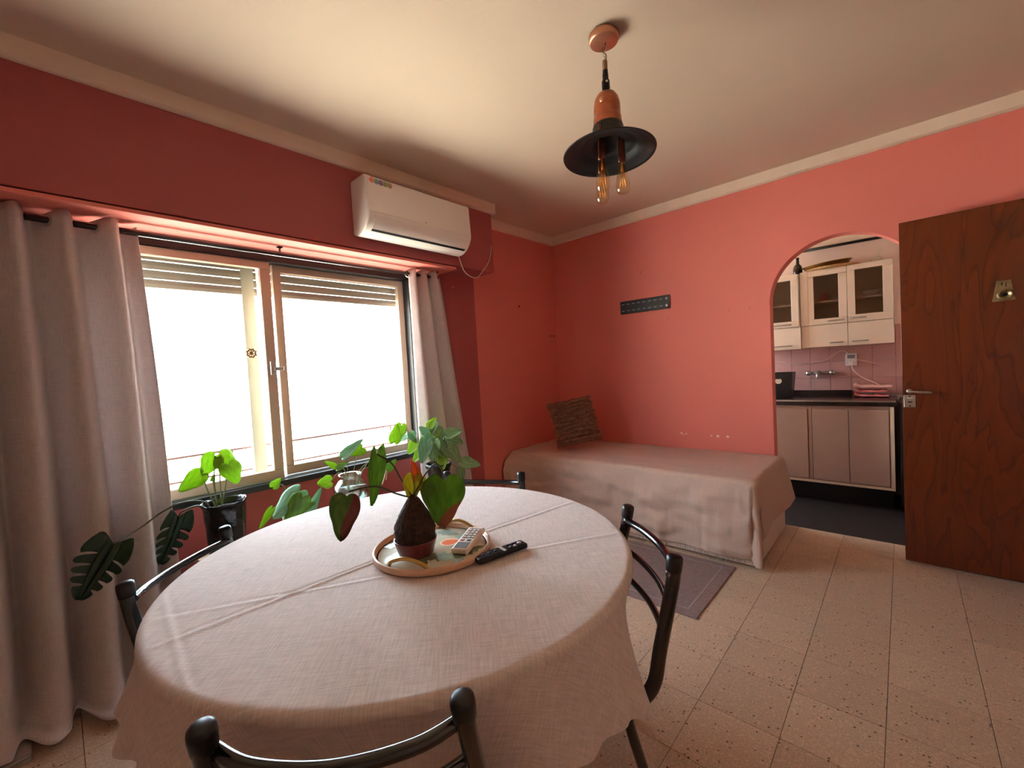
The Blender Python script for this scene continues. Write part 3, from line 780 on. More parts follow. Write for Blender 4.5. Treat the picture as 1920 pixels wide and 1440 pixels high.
tubeo('power_cord', [(0.09, 0.345, 0.02), (0.05, 0.40, -0.01), (0.012, 0.475, -0.085), (0.010, 0.545, -0.120), (0.010, 0.610, -0.118), (0.008, 0.66, -0.075), (0.008, 0.745, 0.02), (0.008, 0.785, 0.12), (0.004, 0.795, 0.165)], 0.004, 'cable', ac, 8, 8)

# ------------------------------------------------------------------ pendant lamp
LX, LY = -0.887, 1.632
lamp = thing('pendant_lamp', 'copper and black pendant lamp with three amber bulbs', 'lamp', (LX, LY, 2.0))
zz = lambda z: z - 2.0
latheo('mounting_plate', [(0, zz(2.671)), (0.052, zz(2.671)), (0.052, zz(2.662)), (0, zz(2.662))], (0, 0, 0), 'blackmatte', lamp, 32)
latheo('canopy', [(0, zz(2.666)), (0.060, zz(2.666)), (0.0615, zz(2.664)), (0.0615, zz(2.648)), (0.058, zz(2.641)), (0.054, zz(2.639)), (0, zz(2.637))], (0, 0, 0), 'copperflat', lamp, 40)
for k in range(5):
    bm = new_bm(); ring(bm, 0.0075, 0.0014, 16, 6)
    bmesh.ops.scale(bm, verts=bm.verts[:], vec=(1, 0.75, 1.25))
    bmesh.ops.rotate(bm, verts=bm.verts[:], cent=(0, 0, 0), matrix=Matrix.Rotation(k * PI / 2 + 0.5, 3, 'Z'))
    bmesh.ops.translate(bm, verts=bm.verts[:], vec=(0.0015 * (k % 2), 0, zz(2.630 - k * 0.0145)))
    obj('chain_link', bm, 'steel', lamp, smooth=True)
tubeo('cord', [(0.006, 0.006, zz(2.638)), (-0.006, -0.004, zz(2.606)), (0.007, 0.002, zz(2.585)), (0.003, 0, zz(2.560))], 0.0022, 'tan', lamp, 6, 6)
latheo('sleeve', [(0, zz(2.566)), (0.0095, zz(2.566)), (0.0105, zz(2.558)), (0.0105, zz(2.524)), (0, zz(2.524))], (0, 0, 0), 'tan', lamp, 16)
latheo('lampholder', [(0, zz(2.526)), (0.011, zz(2.526)), (0.0125, zz(2.50)), (0.0125, zz(2.488)), (0.0165, zz(2.482)), (0.0165, zz(2.452)), (0.012, zz(2.444)), (0.012, zz(2.430)), (0, zz(2.430))], (0, 0, 0), 'blackplastic', lamp, 20)
boxo('strain_screw', (0.010, -0.018, zz(2.468)), (0.016, -0.012, zz(2.474)), 'steel', lamp)
latheo('dome', [(0, zz(2.437)), (0.020, zz(2.436)), (0.036, zz(2.428)), (0.048, zz(2.410)), (0.0535, zz(2.385)), (0.0545, zz(2.355)), (0.0535, zz(2.338)), (0.0560, zz(2.335)), (0.0575, zz(2.318)), (0.0595, zz(2.300)), (0.0595, zz(2.292)), (0.054, zz(2.292))], (0, 0, 0), 'copper', lamp, 48)
bm = new_bm(); lathe(bm, [(0.0, 0.004), (0.010, 0.003), (0.011, 0)], (0, 0, 0), 14, Matrix.Rotation(PI / 2, 4, 'X') )
o = obj('rivet', bm, 'copperflat', lamp, smooth=True); o.location = (0.008, -0.054, zz(2.385)); 
prof = [(0.048, 2.302), (0.060, 2.300), (0.0625, 2.292), (0.064, 2.236), (0.074, 2.230), (0.108, 2.226), (0.118, 2.222), (0.124, 2.210), (0.150, 2.204), (0.180, 2.190), (0.1885, 2.184), (0.187, 2.181), (0.178, 2.186), (0.149, 2.199), (0.121, 2.205), (0.115, 2.217), (0.098, 2.221), (0.060, 2.226), (0.058, 2.286), (0.0, 2.286)]
sh = latheo('shade', [(r, z - 2.285) for r, z in prof], (0, 0, 0), 'blackmatte', lamp, 64)
sh.location = (0, 0, zz(2.285)); sh.rotation_euler = Matrix.Rotation(math.radians(-2.5), 3, Vector((0.88, 0.475, 0))).to_euler()
tv = Vector((0.475, -0.88, 0)); rv = Vector((0.88, 0.475, 0))
for k, (a, b, dz) in enumerate(((0.048, -0.028, 0.005), (0.010, 0.050, 0.0), (-0.052, -0.034, -0.004))):
    p = tv * a + rv * b
    b_ = latheo('bulb_socket', [(0.0, zz(2.288)), (0.0135, zz(2.288)), (0.0145, zz(2.215)), (0.0155, zz(2.145) + dz), (0.0125, zz(2.140) + dz), (0, zz(2.140) + dz)], p, 'bakelite', lamp, 20)
    zb_ = zz(2.013) + dz
    latheo('bulb', [(0.0125, zb_ + 0.130), (0.013, zb_ + 0.122), (0.0175, zb_ + 0.10), (0.025, zb_ + 0.062), (0.0285, zb_ + 0.038), (0.027, zb_ + 0.018), (0.020, zb_ + 0.005), (0.010, zb_ + 0.0005), (0, zb_)], p, 'amber', b_, 24)
    bm = new_bm()
    for q in range(6):
        a0 = q * PI / 3
        tube(bm, [p + Vector((0.004 * math.cos(a0), 0.004 * math.sin(a0), zb_ + 0.105)), p + Vector((0.0125 * math.cos(a0), 0.0125 * math.sin(a0), zb_ + 0.03))], 0.0011, 5)
    tube(bm, [p + Vector((0, 0, zb_ + 0.135)), p + Vector((0, 0, zb_ + 0.09))], 0.0035, 8)
    obj('filament', bm, 'filament', b_, smooth=True)

# ------------------------------------------------------------------ wall bracket
wb = thing('wall_bracket', 'black slotted television bracket screwed to the salmon wall', 'bracket', (-1.723, YB, 1.829))
bm = new_bm(); box(bm, (-0.235, -0.014, -0.058), (0.235, -0.010, 0.058)); box(bm, (-0.235, -0.014, 0.054), (0.235, 0.0, 0.058)); box(bm, (-0.235, -0.014, -0.058), (0.235, 0.0, -0.054))
obj('plate', bm, 'blackmatte', wb)
for zr in (0.030, -0.030):
    for k in range(8):
        x = -0.207 + k * 0.052
        bm = new_bm(); box(bm, (x - 0.014, -0.0152, zr - 0.0035), (x + 0.014, -0.0138, zr + 0.0035)); obj('slot', bm, 'greyprint', wb)
for zr in (0.030, -0.030):
    latheo('screw_head', [(0, 0.004), (0.008, 0.003), (0.011, 0)], (0.208, -0.014, zr), 'steel', wb, 14, Matrix.Rotation(PI / 2, 4, 'X'))

# ------------------------------------------------------------------ day bed
BX0, BX1, BY0, BY1, BZ = XL + 0.012, -0.675, 2.875, YB - 0.012, 0.54
bed = thing('day_bed', 'low divan day bed along the salmon wall under a beige spread', 'bed', ((BX0 + BX1) / 2, (BY0 + BY1) / 2, 0))
Tb = Matrix.Translation((-(BX0 + BX1) / 2, -(BY0 + BY1) / 2, 0))
o = boxo('divan_base', (BX0, BY0, 0.012), (BX1, BY1, 0.30), 'bedbase', bed, bevel=0.012); o.matrix_parent_inverse = Tb
o = boxo('mattress', (BX0, BY0 + 0.004, 0.302), (BX1 - 0.004, BY1, BZ - 0.006), 'bedbase', bed, bevel=0.03, seg=3); o.matrix_parent_inverse = Tb
for x in (BX0 + 0.08, BX1 - 0.08):
    for y in (BY0 + 0.06, BY1 - 0.06):
        o = boxo('foot', (x - 0.025, y - 0.025, 0), (x + 0.025, y + 0.025, 0.014), 'blackplastic', bed); o.matrix_parent_inverse = Tb
LEN, WID = BX1 - BX0 + 0.0, BY1 - BY0
RB = 0.03
def drape(d):
    """rounded fold over an edge: returns (outward, down) for arc length d past the edge"""
    if d <= 0: return d, 0.0
    q = RB * PI / 2
    if d < q:
        a = d / RB; return RB * math.sin(a), RB * (1 - math.cos(a))
    return RB, RB + (d - q)
def spread(u, v):
    # u along the bed: 0 at the window wall, >LEN hangs over the foot; v across: 0 at the arch wall, >WID hangs in front
    over_r = 0.36; over_f = 0.478
    s = u * (LEN + over_r); t = v * (WID + over_f)
    ds, dt = s - (LEN - RB), t - (WID - RB)
    x = BX0 + min(s, LEN - RB); y = BY1 - min(t, WID - RB); z = BZ + 0.006
    wr = 0.007 * nz(s * 2.2, t * 8.0, 2.0) + 0.006 * nz(s * 5, t * 18, 5)
    z += wr
    if ds > 0 and dt > 0:
        d = math.hypot(ds, dt); ph = math.atan2(dt, ds)
        o_, dn = drape(d)
        fl = 1 + 0.9 * smoothstep(0.05, 0.45, d) * math.sin(2 * ph) ** 2
        x += o_ * math.cos(ph) * fl + 0.03 * d * math.cos(ph); y -= o_ * math.sin(ph) * fl + 0.03 * d * math.sin(ph)
        z -= dn
    elif ds > 0:
        o_, dn = drape(ds)
        k = smoothstep(0.0, 0.35, t)
        x += o_ + 0.16 * dn * (1 - 0.6 * k) + 0.03 * dn * math.sin(t * 9.0 + 0.5); z -= dn * (0.80 + 0.12 * k)
    elif dt > 0:
        o_, dn = drape(dt)
        fold = 0.011 * math.sin(s * 11 + 2.5 * nz(s * 1.2, 0.3)) + 0.020 * nz(s * 3.5, dn * 9, 9) + 0.010 * nz(s * 9, dn * 16, 4) + 0.006 * nz(s * 26, dn * 3)
        lft = smoothstep(0.55, 0.0, s)
        y -= o_ + 0.004 + max(0.0, 0.022 + fold * 1.2) * smoothstep(0.0, 0.16, dn) + 0.085 * lft * smoothstep(0.0, 0.10, dn); z -= dn
    z = max(z, 0.018)
    return (x, y, z)
bs = gridmesh('bedspread', spread, 220, 150, 'bedspread', None, uvscale=(2.4, 1.35), solid=0.004)
tag(bs, 'beige cotton bedspread with fringed hem draped over the day bed', 'bedspread')
bm = new_bm()
for k in range(150):
    u = 0.02 + k / 150 * 0.83
    p = Vector(spread(u, 1.0)); 
    if p.y > BY0 - 0.01: continue
    ln = min(0.034, p.z - 0.006) * random.uniform(0.7, 1.1)
    dx = random.uniform(-0.006, 0.006)
    tube(bm, [p + Vector((0, 0.001, 0.004)), p + Vector((dx, -0.004, -ln * 0.5)), p + Vector((dx * 1.6, -0.003, -ln))], 0.0022, 5, r2=0.0012)
fr = obj('fringe', bm, 'fringe', bs, smooth=True); fr['kind'] = 'stuff'; fr['label'] = 'short twisted cotton fringe'

# chunky knitted cushion in the corner
def cushion():
    S = 0.215; TH = 0.08
    def fn_side(sg):
        def fn(u, v):
            a, b = u * 2 - 1, v * 2 - 1
            edge = (1 - abs(a) ** 3.2) * (1 - abs(b) ** 3.2)
            pinch = 1 - 0.07 * (1 - abs(b) ** 2) * abs(a) ** 2
            pinch2 = 1 - 0.06 * (1 - abs(a) ** 2) * abs(b) ** 2
            x, z = S * a * pinch, S * b * pinch2
            y = -sg * TH * max(0, edge) ** 0.5
            if sg > 0:
                row = b * 5.5; rr = math.floor(row); ph = (row - rr) * PI
                st = math.sin(ph) ** 1.3 * (0.2 + 0.8 * abs(math.sin(a * 9 + rr * 1.9 + 1.2 * nz(a * 3, rr))))
                y -= 0.055 * st * max(0, min(1, edge * 5 + 0.35))
                x += 0.020 * nz(rr * 2.3, 1.0) * (1 if abs(a) > 0.8 else 0.4); z += 0.010 * nz(a * 5, rr * 1.3, 3)
            return (x, y, z)
        return fn
    c = thing('cushion', 'chunky knitted brown cushion leaning in the bed corner', 'cushion', (-2.24, 3.24, BZ + 0.262))
    gridmesh('knitted_front', fn_side(1), 96, 96, 'knit', c)
    gridmesh('back_cover', fn_side(-1), 24, 24, 'cushionback', c)
    bm = new_bm(); box(bm, (0.185, 0.0, -0.03), (0.215, 0.012, 0.0)); obj('loop_tag', bm, 'cushionback', c, bevel=0.003)
    c.rotation_euler = Matrix(((1, 0, 0), (0, 1, 0), (0, 0, 1))).to_euler()
    n = Vector((0.735, -0.677, 0.30)).normalized()          # outward normal of the front (local -y)
    rgt = Vector((0.677, 0.735, 0)).normalized(); up = rgt.cross(-n) * 1.0
    up = (-n).cross(rgt) * -1
    if up.z < 0: up = -up
    m3 = Matrix((rgt, -n, up)).transposed()
    m3 = m3 @ Matrix.Rotation(math.radians(-9), 3, 'Y')
    c.rotation_euler = m3.to_euler()
    return c
cushion()

# rug
rg_ = thing('rug', 'grey brown rectangular rug on the floor beside the day bed', 'rug', (-1.34, 2.48, 0))
boxo('pile', (-0.55, -0.345, 0.0), (0.55, 0.345, 0.008), 'rug', rg_, bevel=0.003)
bm = new_bm()
for (a, b) in (((-0.49, -0.29), (0.49, -0.282)), ((-0.49, 0.282), (0.49, 0.29)), ((-0.49, -0.282), (-0.482, 0.282)), ((0.482, -0.282), (0.49, 0.282))):
    box(bm, (a[0], a[1], 0.0075), (b[0], b[1], 0.0088))
obj('border_line', bm, 'rugline', rg_)

# ------------------------------------------------------------------ table and cloth
TC = Vector((-1.227, 0.80)); TR = 0.712; TZ = 0.745
tb = thing('dining_table', 'round dining table hidden under a pale pink linen cloth', 'table', (TC.x, TC.y, 0))
latheo('tabletop', [(0, TZ - 0.034), (TR - 0.012, TZ - 0.034), (TR - 0.004, TZ - 0.026), (TR - 0.004, TZ - 0.012), (TR - 0.012, TZ - 0.005), (0, TZ - 0.005)], (0, 0, 0), 'benchwood', tb, 72)
latheo('pedestal', [(0, 0.711), (0.16, 0.711), (0.10, 0.69), (0.05, 0.62), (0.045, 0.20), (0.06, 0.14), (0, 0.14)], (0, 0, 0), 'benchwood', tb, 24)
for k in range(4):
    a = PI * k / 2 + 0.1
    d = Vector((math.cos(a), math.sin(a), 0))
    tubeo('leg', [d * 0.03 + Vector((0, 0, 0.20)), d * 0.13 + Vector((0, 0, 0.13)), d * 0.24 + Vector((0, 0, 0.025))], 0.032, 'benchwood', tb, 10, 6, r2=0.022)
DROP = 0.238
# (angle deg, half width deg, outward flare, extra drop)
FL = [(-113, 6, 0.105, 0.02), (-101, 6, 0.060, 0.03), (-84, 6, 0.035, 0.0), (-66, 6, 0.04, 0.02), (-16, 5, 0.03, 0.0), (-6, 4, 0.030, 0.01), (2, 3.5, 0.045, 0.0), (9.5, 4, 0.085, 0.035),
      (-43, 23, -0.105, 0.0), (36, 21, -0.105, 0.0), (-133, 18, -0.10, 0.0), (119, 20, -0.06, 0.0), (62, 6, 0.045, 0.0), (72, 6, 0.05, 0.01), (88, 6, 0.05, 0.0), (150, 6, 0.05, 0.0), (165, 6, 0.06, 0.0), (180, 6, 0.05, 0.01), (-165, 6, 0.055, 0.0)]
def cloth(u, v):
    th = u * 2 * PI; deg = math.degrees(th)
    if deg > 180: deg -= 360
    RT = 0.62
    if v < RT:
        r = (v / RT) ** 0.85 * (TR - 0.02)
        z = TZ + 0.0012 * nz(r * math.cos(th) * 6, r * math.sin(th) * 6, 1)
        # pressed fold lines
        px, py = r * math.cos(th), r * math.sin(th)
        for (nx, ny, c0, h, half) in ((-0.999, 0.045, -0.022, 0.0038, -1), (-0.99, 0.142, -0.093, 0.0030, 1), (0.069, 0.998, -0.645, 0.0016, 0), (-0.86, 0.50, -0.20, 0.0018, 0)):
            d = px * nx + py * ny - c0
            if half * py < -0.02: continue
            z += h * (math.exp(-(d / 0.007) ** 2) - 0.6 * math.exp(-((d - 0.012) / 0.008) ** 2))
        return (TC.x + px, TC.y + py, z)
    t = (v - RT) / (1 - RT)
    fl = 0.0; ex = 0.0
    for a, w, f, e in FL:
        d = (deg - a + 180) % 360 - 180
        k = math.exp(-(d / w) ** 2) if f > 0 else math.exp(-(d / w) ** 4); fl += f * k; ex += e * k
    L_ = DROP + ex + 0.02 + 0.012 * nz(math.cos(th) * 2, math.sin(th) * 2, 3)
    d = t * L_
    rb = 0.02; q = rb * PI / 2
    if d < q:
        a = d / rb; r = TR - 0.02 + rb * math.sin(a); z = TZ - rb * (1 - math.cos(a))
    else:
        dd = d - q
        r = TR + fl * (dd / (L_ - q)) ** 1.15 - 0.006 * math.sin(dd / L_ * 3) ; z = TZ - rb - dd * math.sqrt(max(0.5, 1 - (fl / L_) ** 2))
        r += 0.004 * nz(th * 9, dd * 6, 2)
    return (TC.x + r * math.cos(th), TC.y + r * math.sin(th), z)
# planar UVs make the weave run straight
clo = gridmesh('tablecloth', cloth, 420, 190, 'cloth', None, closed_u=True, solid=0.0)
me = clo.data; uvl = me.uv_layers[0]
for l in me.loops:
    co = me.vertices[l.vertex_index].co
    d = Vector((co.x - TC.x, co.y - TC.y)); rr = d.length
    k = 1.0 if rr < 1e-6 else (min(rr, TR) + max(0, TZ - 0.02 - co.z)) / rr
    d = d * k
    uvl.data[l.index].uv = (d.x * 0.75 - d.y * 0.66, d.x * 0.66 + d.y * 0.75)
tag(clo, 'pale pink linen cloth draped over the round table', 'tablecloth')

# ------------------------------------------------------------------ chairs
def chair(label, mid, tang, zt, width, lean, group='black metal chairs at the round table'):
    """mid: point between the post tops; tang: unit vector along the top rail; local +y points to the table"""
    rz = math.atan2(tang[1], tang[0])
    c = thing('dining_chair', label, 'chair', (mid[0], mid[1], 0), rz, group)
    ws = width + 0.045; zs = 0.44
    for s in (-1, 1):
        pts = [(s * width / 2, 0, zt - 0.012), (s * (width / 2 + 0.004), lean * 0.10, zt - 0.07), (s * (ws / 2 - 0.006), lean * 0.62, zs + 0.14), (s * ws / 2, lean * 0.9, zs + 0.05), (s * ws / 2, lean + 0.035, zs + 0.008), (s * ws / 2, lean + 0.12, zs - 0.004), (s * ws / 2 * 0.70, lean + 0.28, zs - 0.004)]
        p = tubeo('back_post', pts, 0.0185, 'blackmetal', c, 14, 7, flat=0.92)
        ax = (Vector(pts[0]) - Vector(pts[1])).normalized()
        q = Vector((0, 0, 1)).rotation_difference(ax).to_matrix().to_4x4()
        latheo('post_cap', [(0.0185, -0.034), (0.0200, -0.030), (0.0212, -0.004), (0.0200, 0.006), (0.014, 0.0105), (0, 0.0115)], Vector(pts[0]), 'blackplastic', p, 18, q)
    for dz, r in ((0.055, 0.0125), (0.150, 0.0105), (0.235, 0.0105)):
        f = dz / (zt - zs)
        xh = width / 2 - 0.006 + 0.020 * f
        yy = lean * f * 0.95
        pts = [(-xh, yy, zt - dz), (-xh * 0.62, yy - 0.034, zt - dz - 0.008), (0, yy - 0.050, zt - dz - 0.012), (xh * 0.62, yy - 0.034, zt - dz - 0.008), (xh, yy, zt - dz)]
        tubeo('back_rail', pts, r, 'blackmetal', c, 10, 8)
    bm = new_bm()
    y0 = lean + 0.06
    pr = [(-ws / 2 + 0.012, y0), (ws / 2 - 0.012, y0), (ws / 2 - 0.004, y0 + 0.12), (ws / 2 * 0.76, y0 + 0.24), (ws / 4 * 0.8, y0 + 0.27), (-ws / 4 * 0.8, y0 + 0.27), (-ws / 2 * 0.76, y0 + 0.24), (-ws / 2 + 0.004, y0 + 0.12)]
    lo = [bm.verts.new((x, y, zs - 0.006)) for x, y in pr]; hi = [bm.verts.new((x, y, zs + 0.034)) for x, y in pr]
    n = len(pr)
    for k in range(n): bm.faces.new((lo[k], lo[(k + 1) % n], hi[(k + 1) % n], hi[k]))
    bm.faces.new(lo[::-1]); bm.faces.new(hi)
    obj('seat', bm, 'blackvinyl', c, bevel=0.014, seg=3)
    tubeo('seat_frame', [(-ws / 2 * 0.70, lean + 0.28, zs - 0.004), (0, lean + 0.31, zs - 0.004), (ws / 2 * 0.70, lean + 0.28, zs - 0.004)], 0.014, 'blackmetal', c, 10, 6)
    for s in (-1, 1):
        for (ya, yb, wk, xs) in ((lean + 0.07, lean - 0.07, ws / 2, 0.02), (lean + 0.25, lean + 0.29, ws / 2 * 0.72, 0.015)):
            l = tubeo('leg', [(s * (wk - 0.006), ya, zs - 0.01), (s * (wk + xs * 0.5), ya * 0.6 + yb * 0.4, zs * 0.5), (s * (wk + xs), yb, 0.008)], 0.014, 'blackmetal', c, 10, 4)
            latheo('rubber_foot', [(0, 0), (0.017, 0), (0.017, 0.02), (0.0145, 0.022)], (s * (wk + xs), yb, 0), 'blackplastic', l, 12)
    return c
def chair_from(label, A, B, zt, width, lean):
    """A, B: the two post tops; the table lies to the left of A->B"""
    A = Vector(A); B = Vector(B); t = (B - A).normalized(); m = (A + B) / 2
    nrm = Vector((-t.y, t.x))
    if nrm.dot(TC - m) < 0: t = -t; nrm = -nrm
    m = m - nrm * 0.012
    return chair(label, m, t, zt, width, lean)
def at(px, z):   # scale a plan point seen at height .80 along its sight line to height z
    k = (CAM_H - z) / (CAM_H - 0.80)
    return (px[0] * k, px[1] * k)
chair_from('black metal chair at the table, facing the plants from the open floor side', (-0.814, 0.132), (-0.542, 0.427), 0.80, 0.40, 0.12)
chair_from('black metal chair at the table between the table and the rug', at((-0.765, 1.40), .815), at((-0.463, 1.088), .815), 0.815, 0.405, 0.085)
chair_from('black metal chair at the table beside the monstera and wide curtain', (-1.590, 0.112), (-1.878, 0.42), 0.79, 0.415, 0.09)
a = math.radians(118.9)
mF = TC + Vector((math.cos(a), math.sin(a))) * 0.765; tF = Vector((math.sin(a), -math.cos(a)))
chair_from('black metal chair at the table in front of the variegated pot plant', mF - tF * 0.205, mF + tF * 0.205, 0.80, 0.40, 0.06)

# ------------------------------------------------------------------ door
dr = thing('door_1', 'open brown varnished wooden door standing before the arch wall', 'door', (0.84, 3.50, 0))
dr['kind'] = 'structure'
dx = 0.84
bm = new_bm(); box(bm, (-0.01 - dx, -0.0, 0.01), (0.835 - dx, 0.038, 2.062)); obj('panel', bm, 'wood', dr, bevel=0.003)
lp = boxo('lock_plate', (-0.004 - dx, -0.006, 0.955), (0.050 - dx, 0.0, 1.030), 'steel', dr, bevel=0.004); lp['label'] = 'square steel lock plate with keyhole'
boxo('keyhole', (0.014 - dx, -0.0072, 0.985), (0.034 - dx, -0.0055, 0.991), 'shadowgap', lp)
for z in (1.022, 0.963): latheo('plate_screw', [(0, 0.0015), (0.0035, 0.001), (0.004, 0)], (0.024 - dx, -0.006, z), 'blackmatte', lp, 10, Matrix.Rotation(PI / 2, 4, 'X'))
boxo('plate_label', (0.010 - dx, -0.0068, 1.008), (0.036 - dx, -0.0055, 1.014), 'white', lp)
hd = tubeo('handle', [(0.022 - dx, 0.0, 1.052), (0.022 - dx, -0.045, 1.053), (0.035 - dx, -0.052, 1.053), (0.118 - dx, -0.052, 1.048)], 0.008, 'steel', dr, 10, 5)
latheo('rose', [(0, 0.008), (0.012, 0.007), (0.016, 0)], (0.022 - dx, 0.0, 1.052), 'steel', hd, 18, Matrix.Rotation(PI / 2, 4, 'X'))
kn = thing('x', 'x', 'x')
bpy.data.objects.remove(kn)
bm = new_bm()
pr = [(0.360, 1.537), (0.443, 1.541), (0.428, 1.648), (0.376, 1.648)]
lo = [bm.verts.new((x - dx, 0.0, z)) for x, z in pr]; hi = [bm.verts.new((x - dx, -0.005, z)) for x, z in pr]
for k in range(4): bm.faces.new((lo[k], lo[(k + 1) % 4], hi[(k + 1) % 4], hi[k]))
bm.faces.new(lo[::-1]); bm.faces.new(hi)
kn = obj('spyhole_plate', bm, 'oldbrass', dr, bevel=0.0015); kn['label'] = 'aged brass spyhole plate'
latheo('spyhole_ring', [(0.030, 0), (0.031, 0.012), (0.026, 0.016), (0.019, 0.012), (0.013, 0.006), (0.0, 0.004)], (0.405 - dx, -0.005, 1.572), 'oldbrass', kn, 24, Matrix.Rotation(PI / 2, 4, 'X'))
latheo('spyhole_lens', [(0.012, 0.0), (0.008, 0.0085), (0, 0.0095)], (0.405 - dx, -0.006, 1.572), 'shadowgap', kn, 16, Matrix.Rotation(PI / 2, 4, 'X'))
bm = new_bm(); box(bm, (0.393 - dx, -0.0062, 1.622), (0.397 - dx, -0.0045, 1.638)); box(bm, (0.408 - dx, -0.0062, 1.612), (0.411 - dx, -0.0045, 1.634)); obj('plate_engraving', bm, 'shadowgap', kn)
for z in (0.25, 1.0, 1.8):
    latheo('hinge', [(0, -0.05), (0.008, -0.05), (0.008, 0.05), (0, 0.05)], (0.0, 0.04, z), 'steel', dr, 10)

# ------------------------------------------------------------------ kitchen cupboards
def framed_door(parent, x0, x1, z0, z1, gx0, gx1, gz0, gz1, y, hx0, hx1, hz):
    bm = new_bm(); T = 0.018
    for a in ((x0, z0, x1, gz0), (x0, gz1, x1, z1), (x0, gz0, gx0, gz1), (gx1, gz0, x1, gz1)):
        box(bm, (a[0], y - T, a[1]), (a[2], y, a[3]))
    bmesh.ops.remove_doubles(bm, verts=bm.verts[:], dist=1e-5)
    d = obj('door', bm, 'whitecab', parent, bevel=0.0025, seg=1)
    boxo('glass_pane', (gx0 - 0.003, y - T * 0.6, gz0 - 0.003), (gx1 + 0.003, y - T * 0.4, gz1 + 0.003), 'cabglass', d)
    handle(d, hx0, hx1, hz, y - T)
    return d
def handle(d, x0, x1, z, y):
    tubeo('handle', [(x0, y, z), (x0 + 0.006, y - 0.022, z), (x1 - 0.006, y - 0.022, z), (x1, y, z)], 0.0055, 'steel', d, 8, 4)
def flap(parent, x0, x1, z0, z1, y, hx0, hx1):
    d = boxo('flap_door', (x0, y - 0.018, z0), (x1, y, z1), 'whitecab', parent, bevel=0.002)
    handle(d, hx0, hx1, z0 + 0.035, y - 0.018)
    return d
def carcass(parent, x0, x1, z0, z1, y0, y1, shelves):
    bm = new_bm(); t = 0.016
    box(bm, (x0, y0, z0), (x0 + t, y1, z1)); box(bm, (x1 - t, y0, z0), (x1, y1, z1))
    box(bm, (x0 + t, y0, z0), (x1 - t, y1, z0 + t)); box(bm, (x0 + t, y0, z1 - t), (x1 - t, y1, z1)); box(bm, (x0 + t, y1 - 0.006, z0 + t), (x1 - t, y1, z1 - t))
    b = obj('body', bm, 'whitecab', parent)
    for z in shelves:
        boxo('shelf', (x0 + t, y0 + 0.02, z), (x1 - t, y1 - 0.006, z + t), 'whitecab', parent)
    return b
def wcab(label, x0, x1, yf): 
    c = thing('wall_cabinet', label, 'cabinet', (0, 0, 0), 0, 'kitchen wall cupboards'); return c
KY = 4.80
w1 = wcab('cream wall cupboard with two glazed doors above the tap', -0.70, -0.055, KY)
carcass(w1, -0.70, -0.056, 1.362, 2.06, KY + 0.002, YK - 0.006, (1.55, 1.765))
boxo('filler_panel', (-0.70, KY - 0.016, 1.565), (-0.642, KY, 2.06), 'whitecab', w1)
boxo('filler_panel', (-0.70, KY - 0.004, 1.362), (-0.642, KY + 0.012, 1.560), 'whitecab', w1)
framed_door(w1, -0.640, -0.359, 1.565, 2.06, -0.597, -0.418, 1.617, 2.006, KY, -0.492, -0.385, 1.592)
framed_door(w1, -0.355, -0.056, 1.565, 2.06, -0.302, -0.119, 1.627, 2.014, KY, -0.333, -0.236, 1.598)
flap(w1, -0.640, -0.359, 1.362, 1.560, KY, -0.481, -0.395)
flap(w1, -0.355, -0.056, 1.362, 1.560, KY, -0.323, -0.225)
w2 = wcab('cream wall cupboard with one glazed door, partly hidden by the arch', -1.12, -0.705, KY)
carcass(w2, -1.10, -0.706, 1.355, 2.05, KY - 0.03, YK - 0.006, (1.55, 1.765))
framed_door(w2, -1.10, -0.712, 1.562, 2.05, -1.03, -0.770, 1.618, 1.998, KY - 0.03, -0.95, -0.78, 1.588)
flap(w2, -1.10, -0.700, 1.355, 1.556, KY - 0.03, -0.95, -0.78)
# things kept inside
tag(latheo('storage_jar', [(0, 0), (0.03, 0), (0.032, 0.05), (0.022, 0.058), (0.022, 0.07), (0, 0.07)], (-0.53, 4.90, 1.782), 'pinkprint', None, 16), 'small pink jar behind the middle cupboard glass', 'jar')
tag(boxo('food_box', (-0.475, 4.90, 1.782), (-0.385, 4.96, 1.815), 'white', None, 0.003), 'low white box behind the middle cupboard glass', 'box')
tag(latheo('bowl', [(0, 0), (0.04, 0), (0.075, 0.05), (0.072, 0.05), (0.038, 0.005), (0, 0.005)], (-0.20, 4.93, 1.782), 'white', None, 20), 'white bowl behind the right cupboard glass', 'bowl')

# base unit, worktop
bu = thing('base_cabinet', 'beige base unit with three flat doors under the worktop', 'cabinet', (-0.65, 4.8, 0))
Tk = Matrix.Translation((0.65, -4.8, 0))
def kp(o): o.matrix_parent_inverse = Tk; return o
BYF = 4.55
kp(boxo('body', (-1.30, BYF, 0.165), (-0.063, YK - 0.01, 0.848), 'basecab', bu, 0.002))
kp(boxo('plinth', (-1.30, BYF + 0.09, 0.0), (-0.08, YK - 0.01, 0.165), 'blackmatte', bu))
for (x0, x1) in ((-0.885, -0.638), (-0.602, -0.351), (-0.347, -0.095)):
    kp(boxo('door', (x0, BYF - 0.018, 0.195), (x1, BYF, 0.815), 'basecab', bu, 0.003))
kp(boxo('divider', (-0.632, BYF - 0.010, 0.18), (-0.608, BYF, 0.84), 'basecab', bu, 0.002))
kp(boxo('bottom_rail', (-1.30, BYF - 0.012, 0.165), (-0.063, BYF, 0.188), 'whitecab', bu, 0.002))
kp(boxo('side_rail', (-0.088, BYF - 0.012, 0.188), (-0.063, BYF, 0.846), 'whitecab', bu, 0.002))
wt = thing('worktop', 'dark stone worktop with a metal front edge', 'worktop', (-0.65, 4.8, 0.85))
Tk = Matrix.Translation((0.65, -4.8, -0.85))
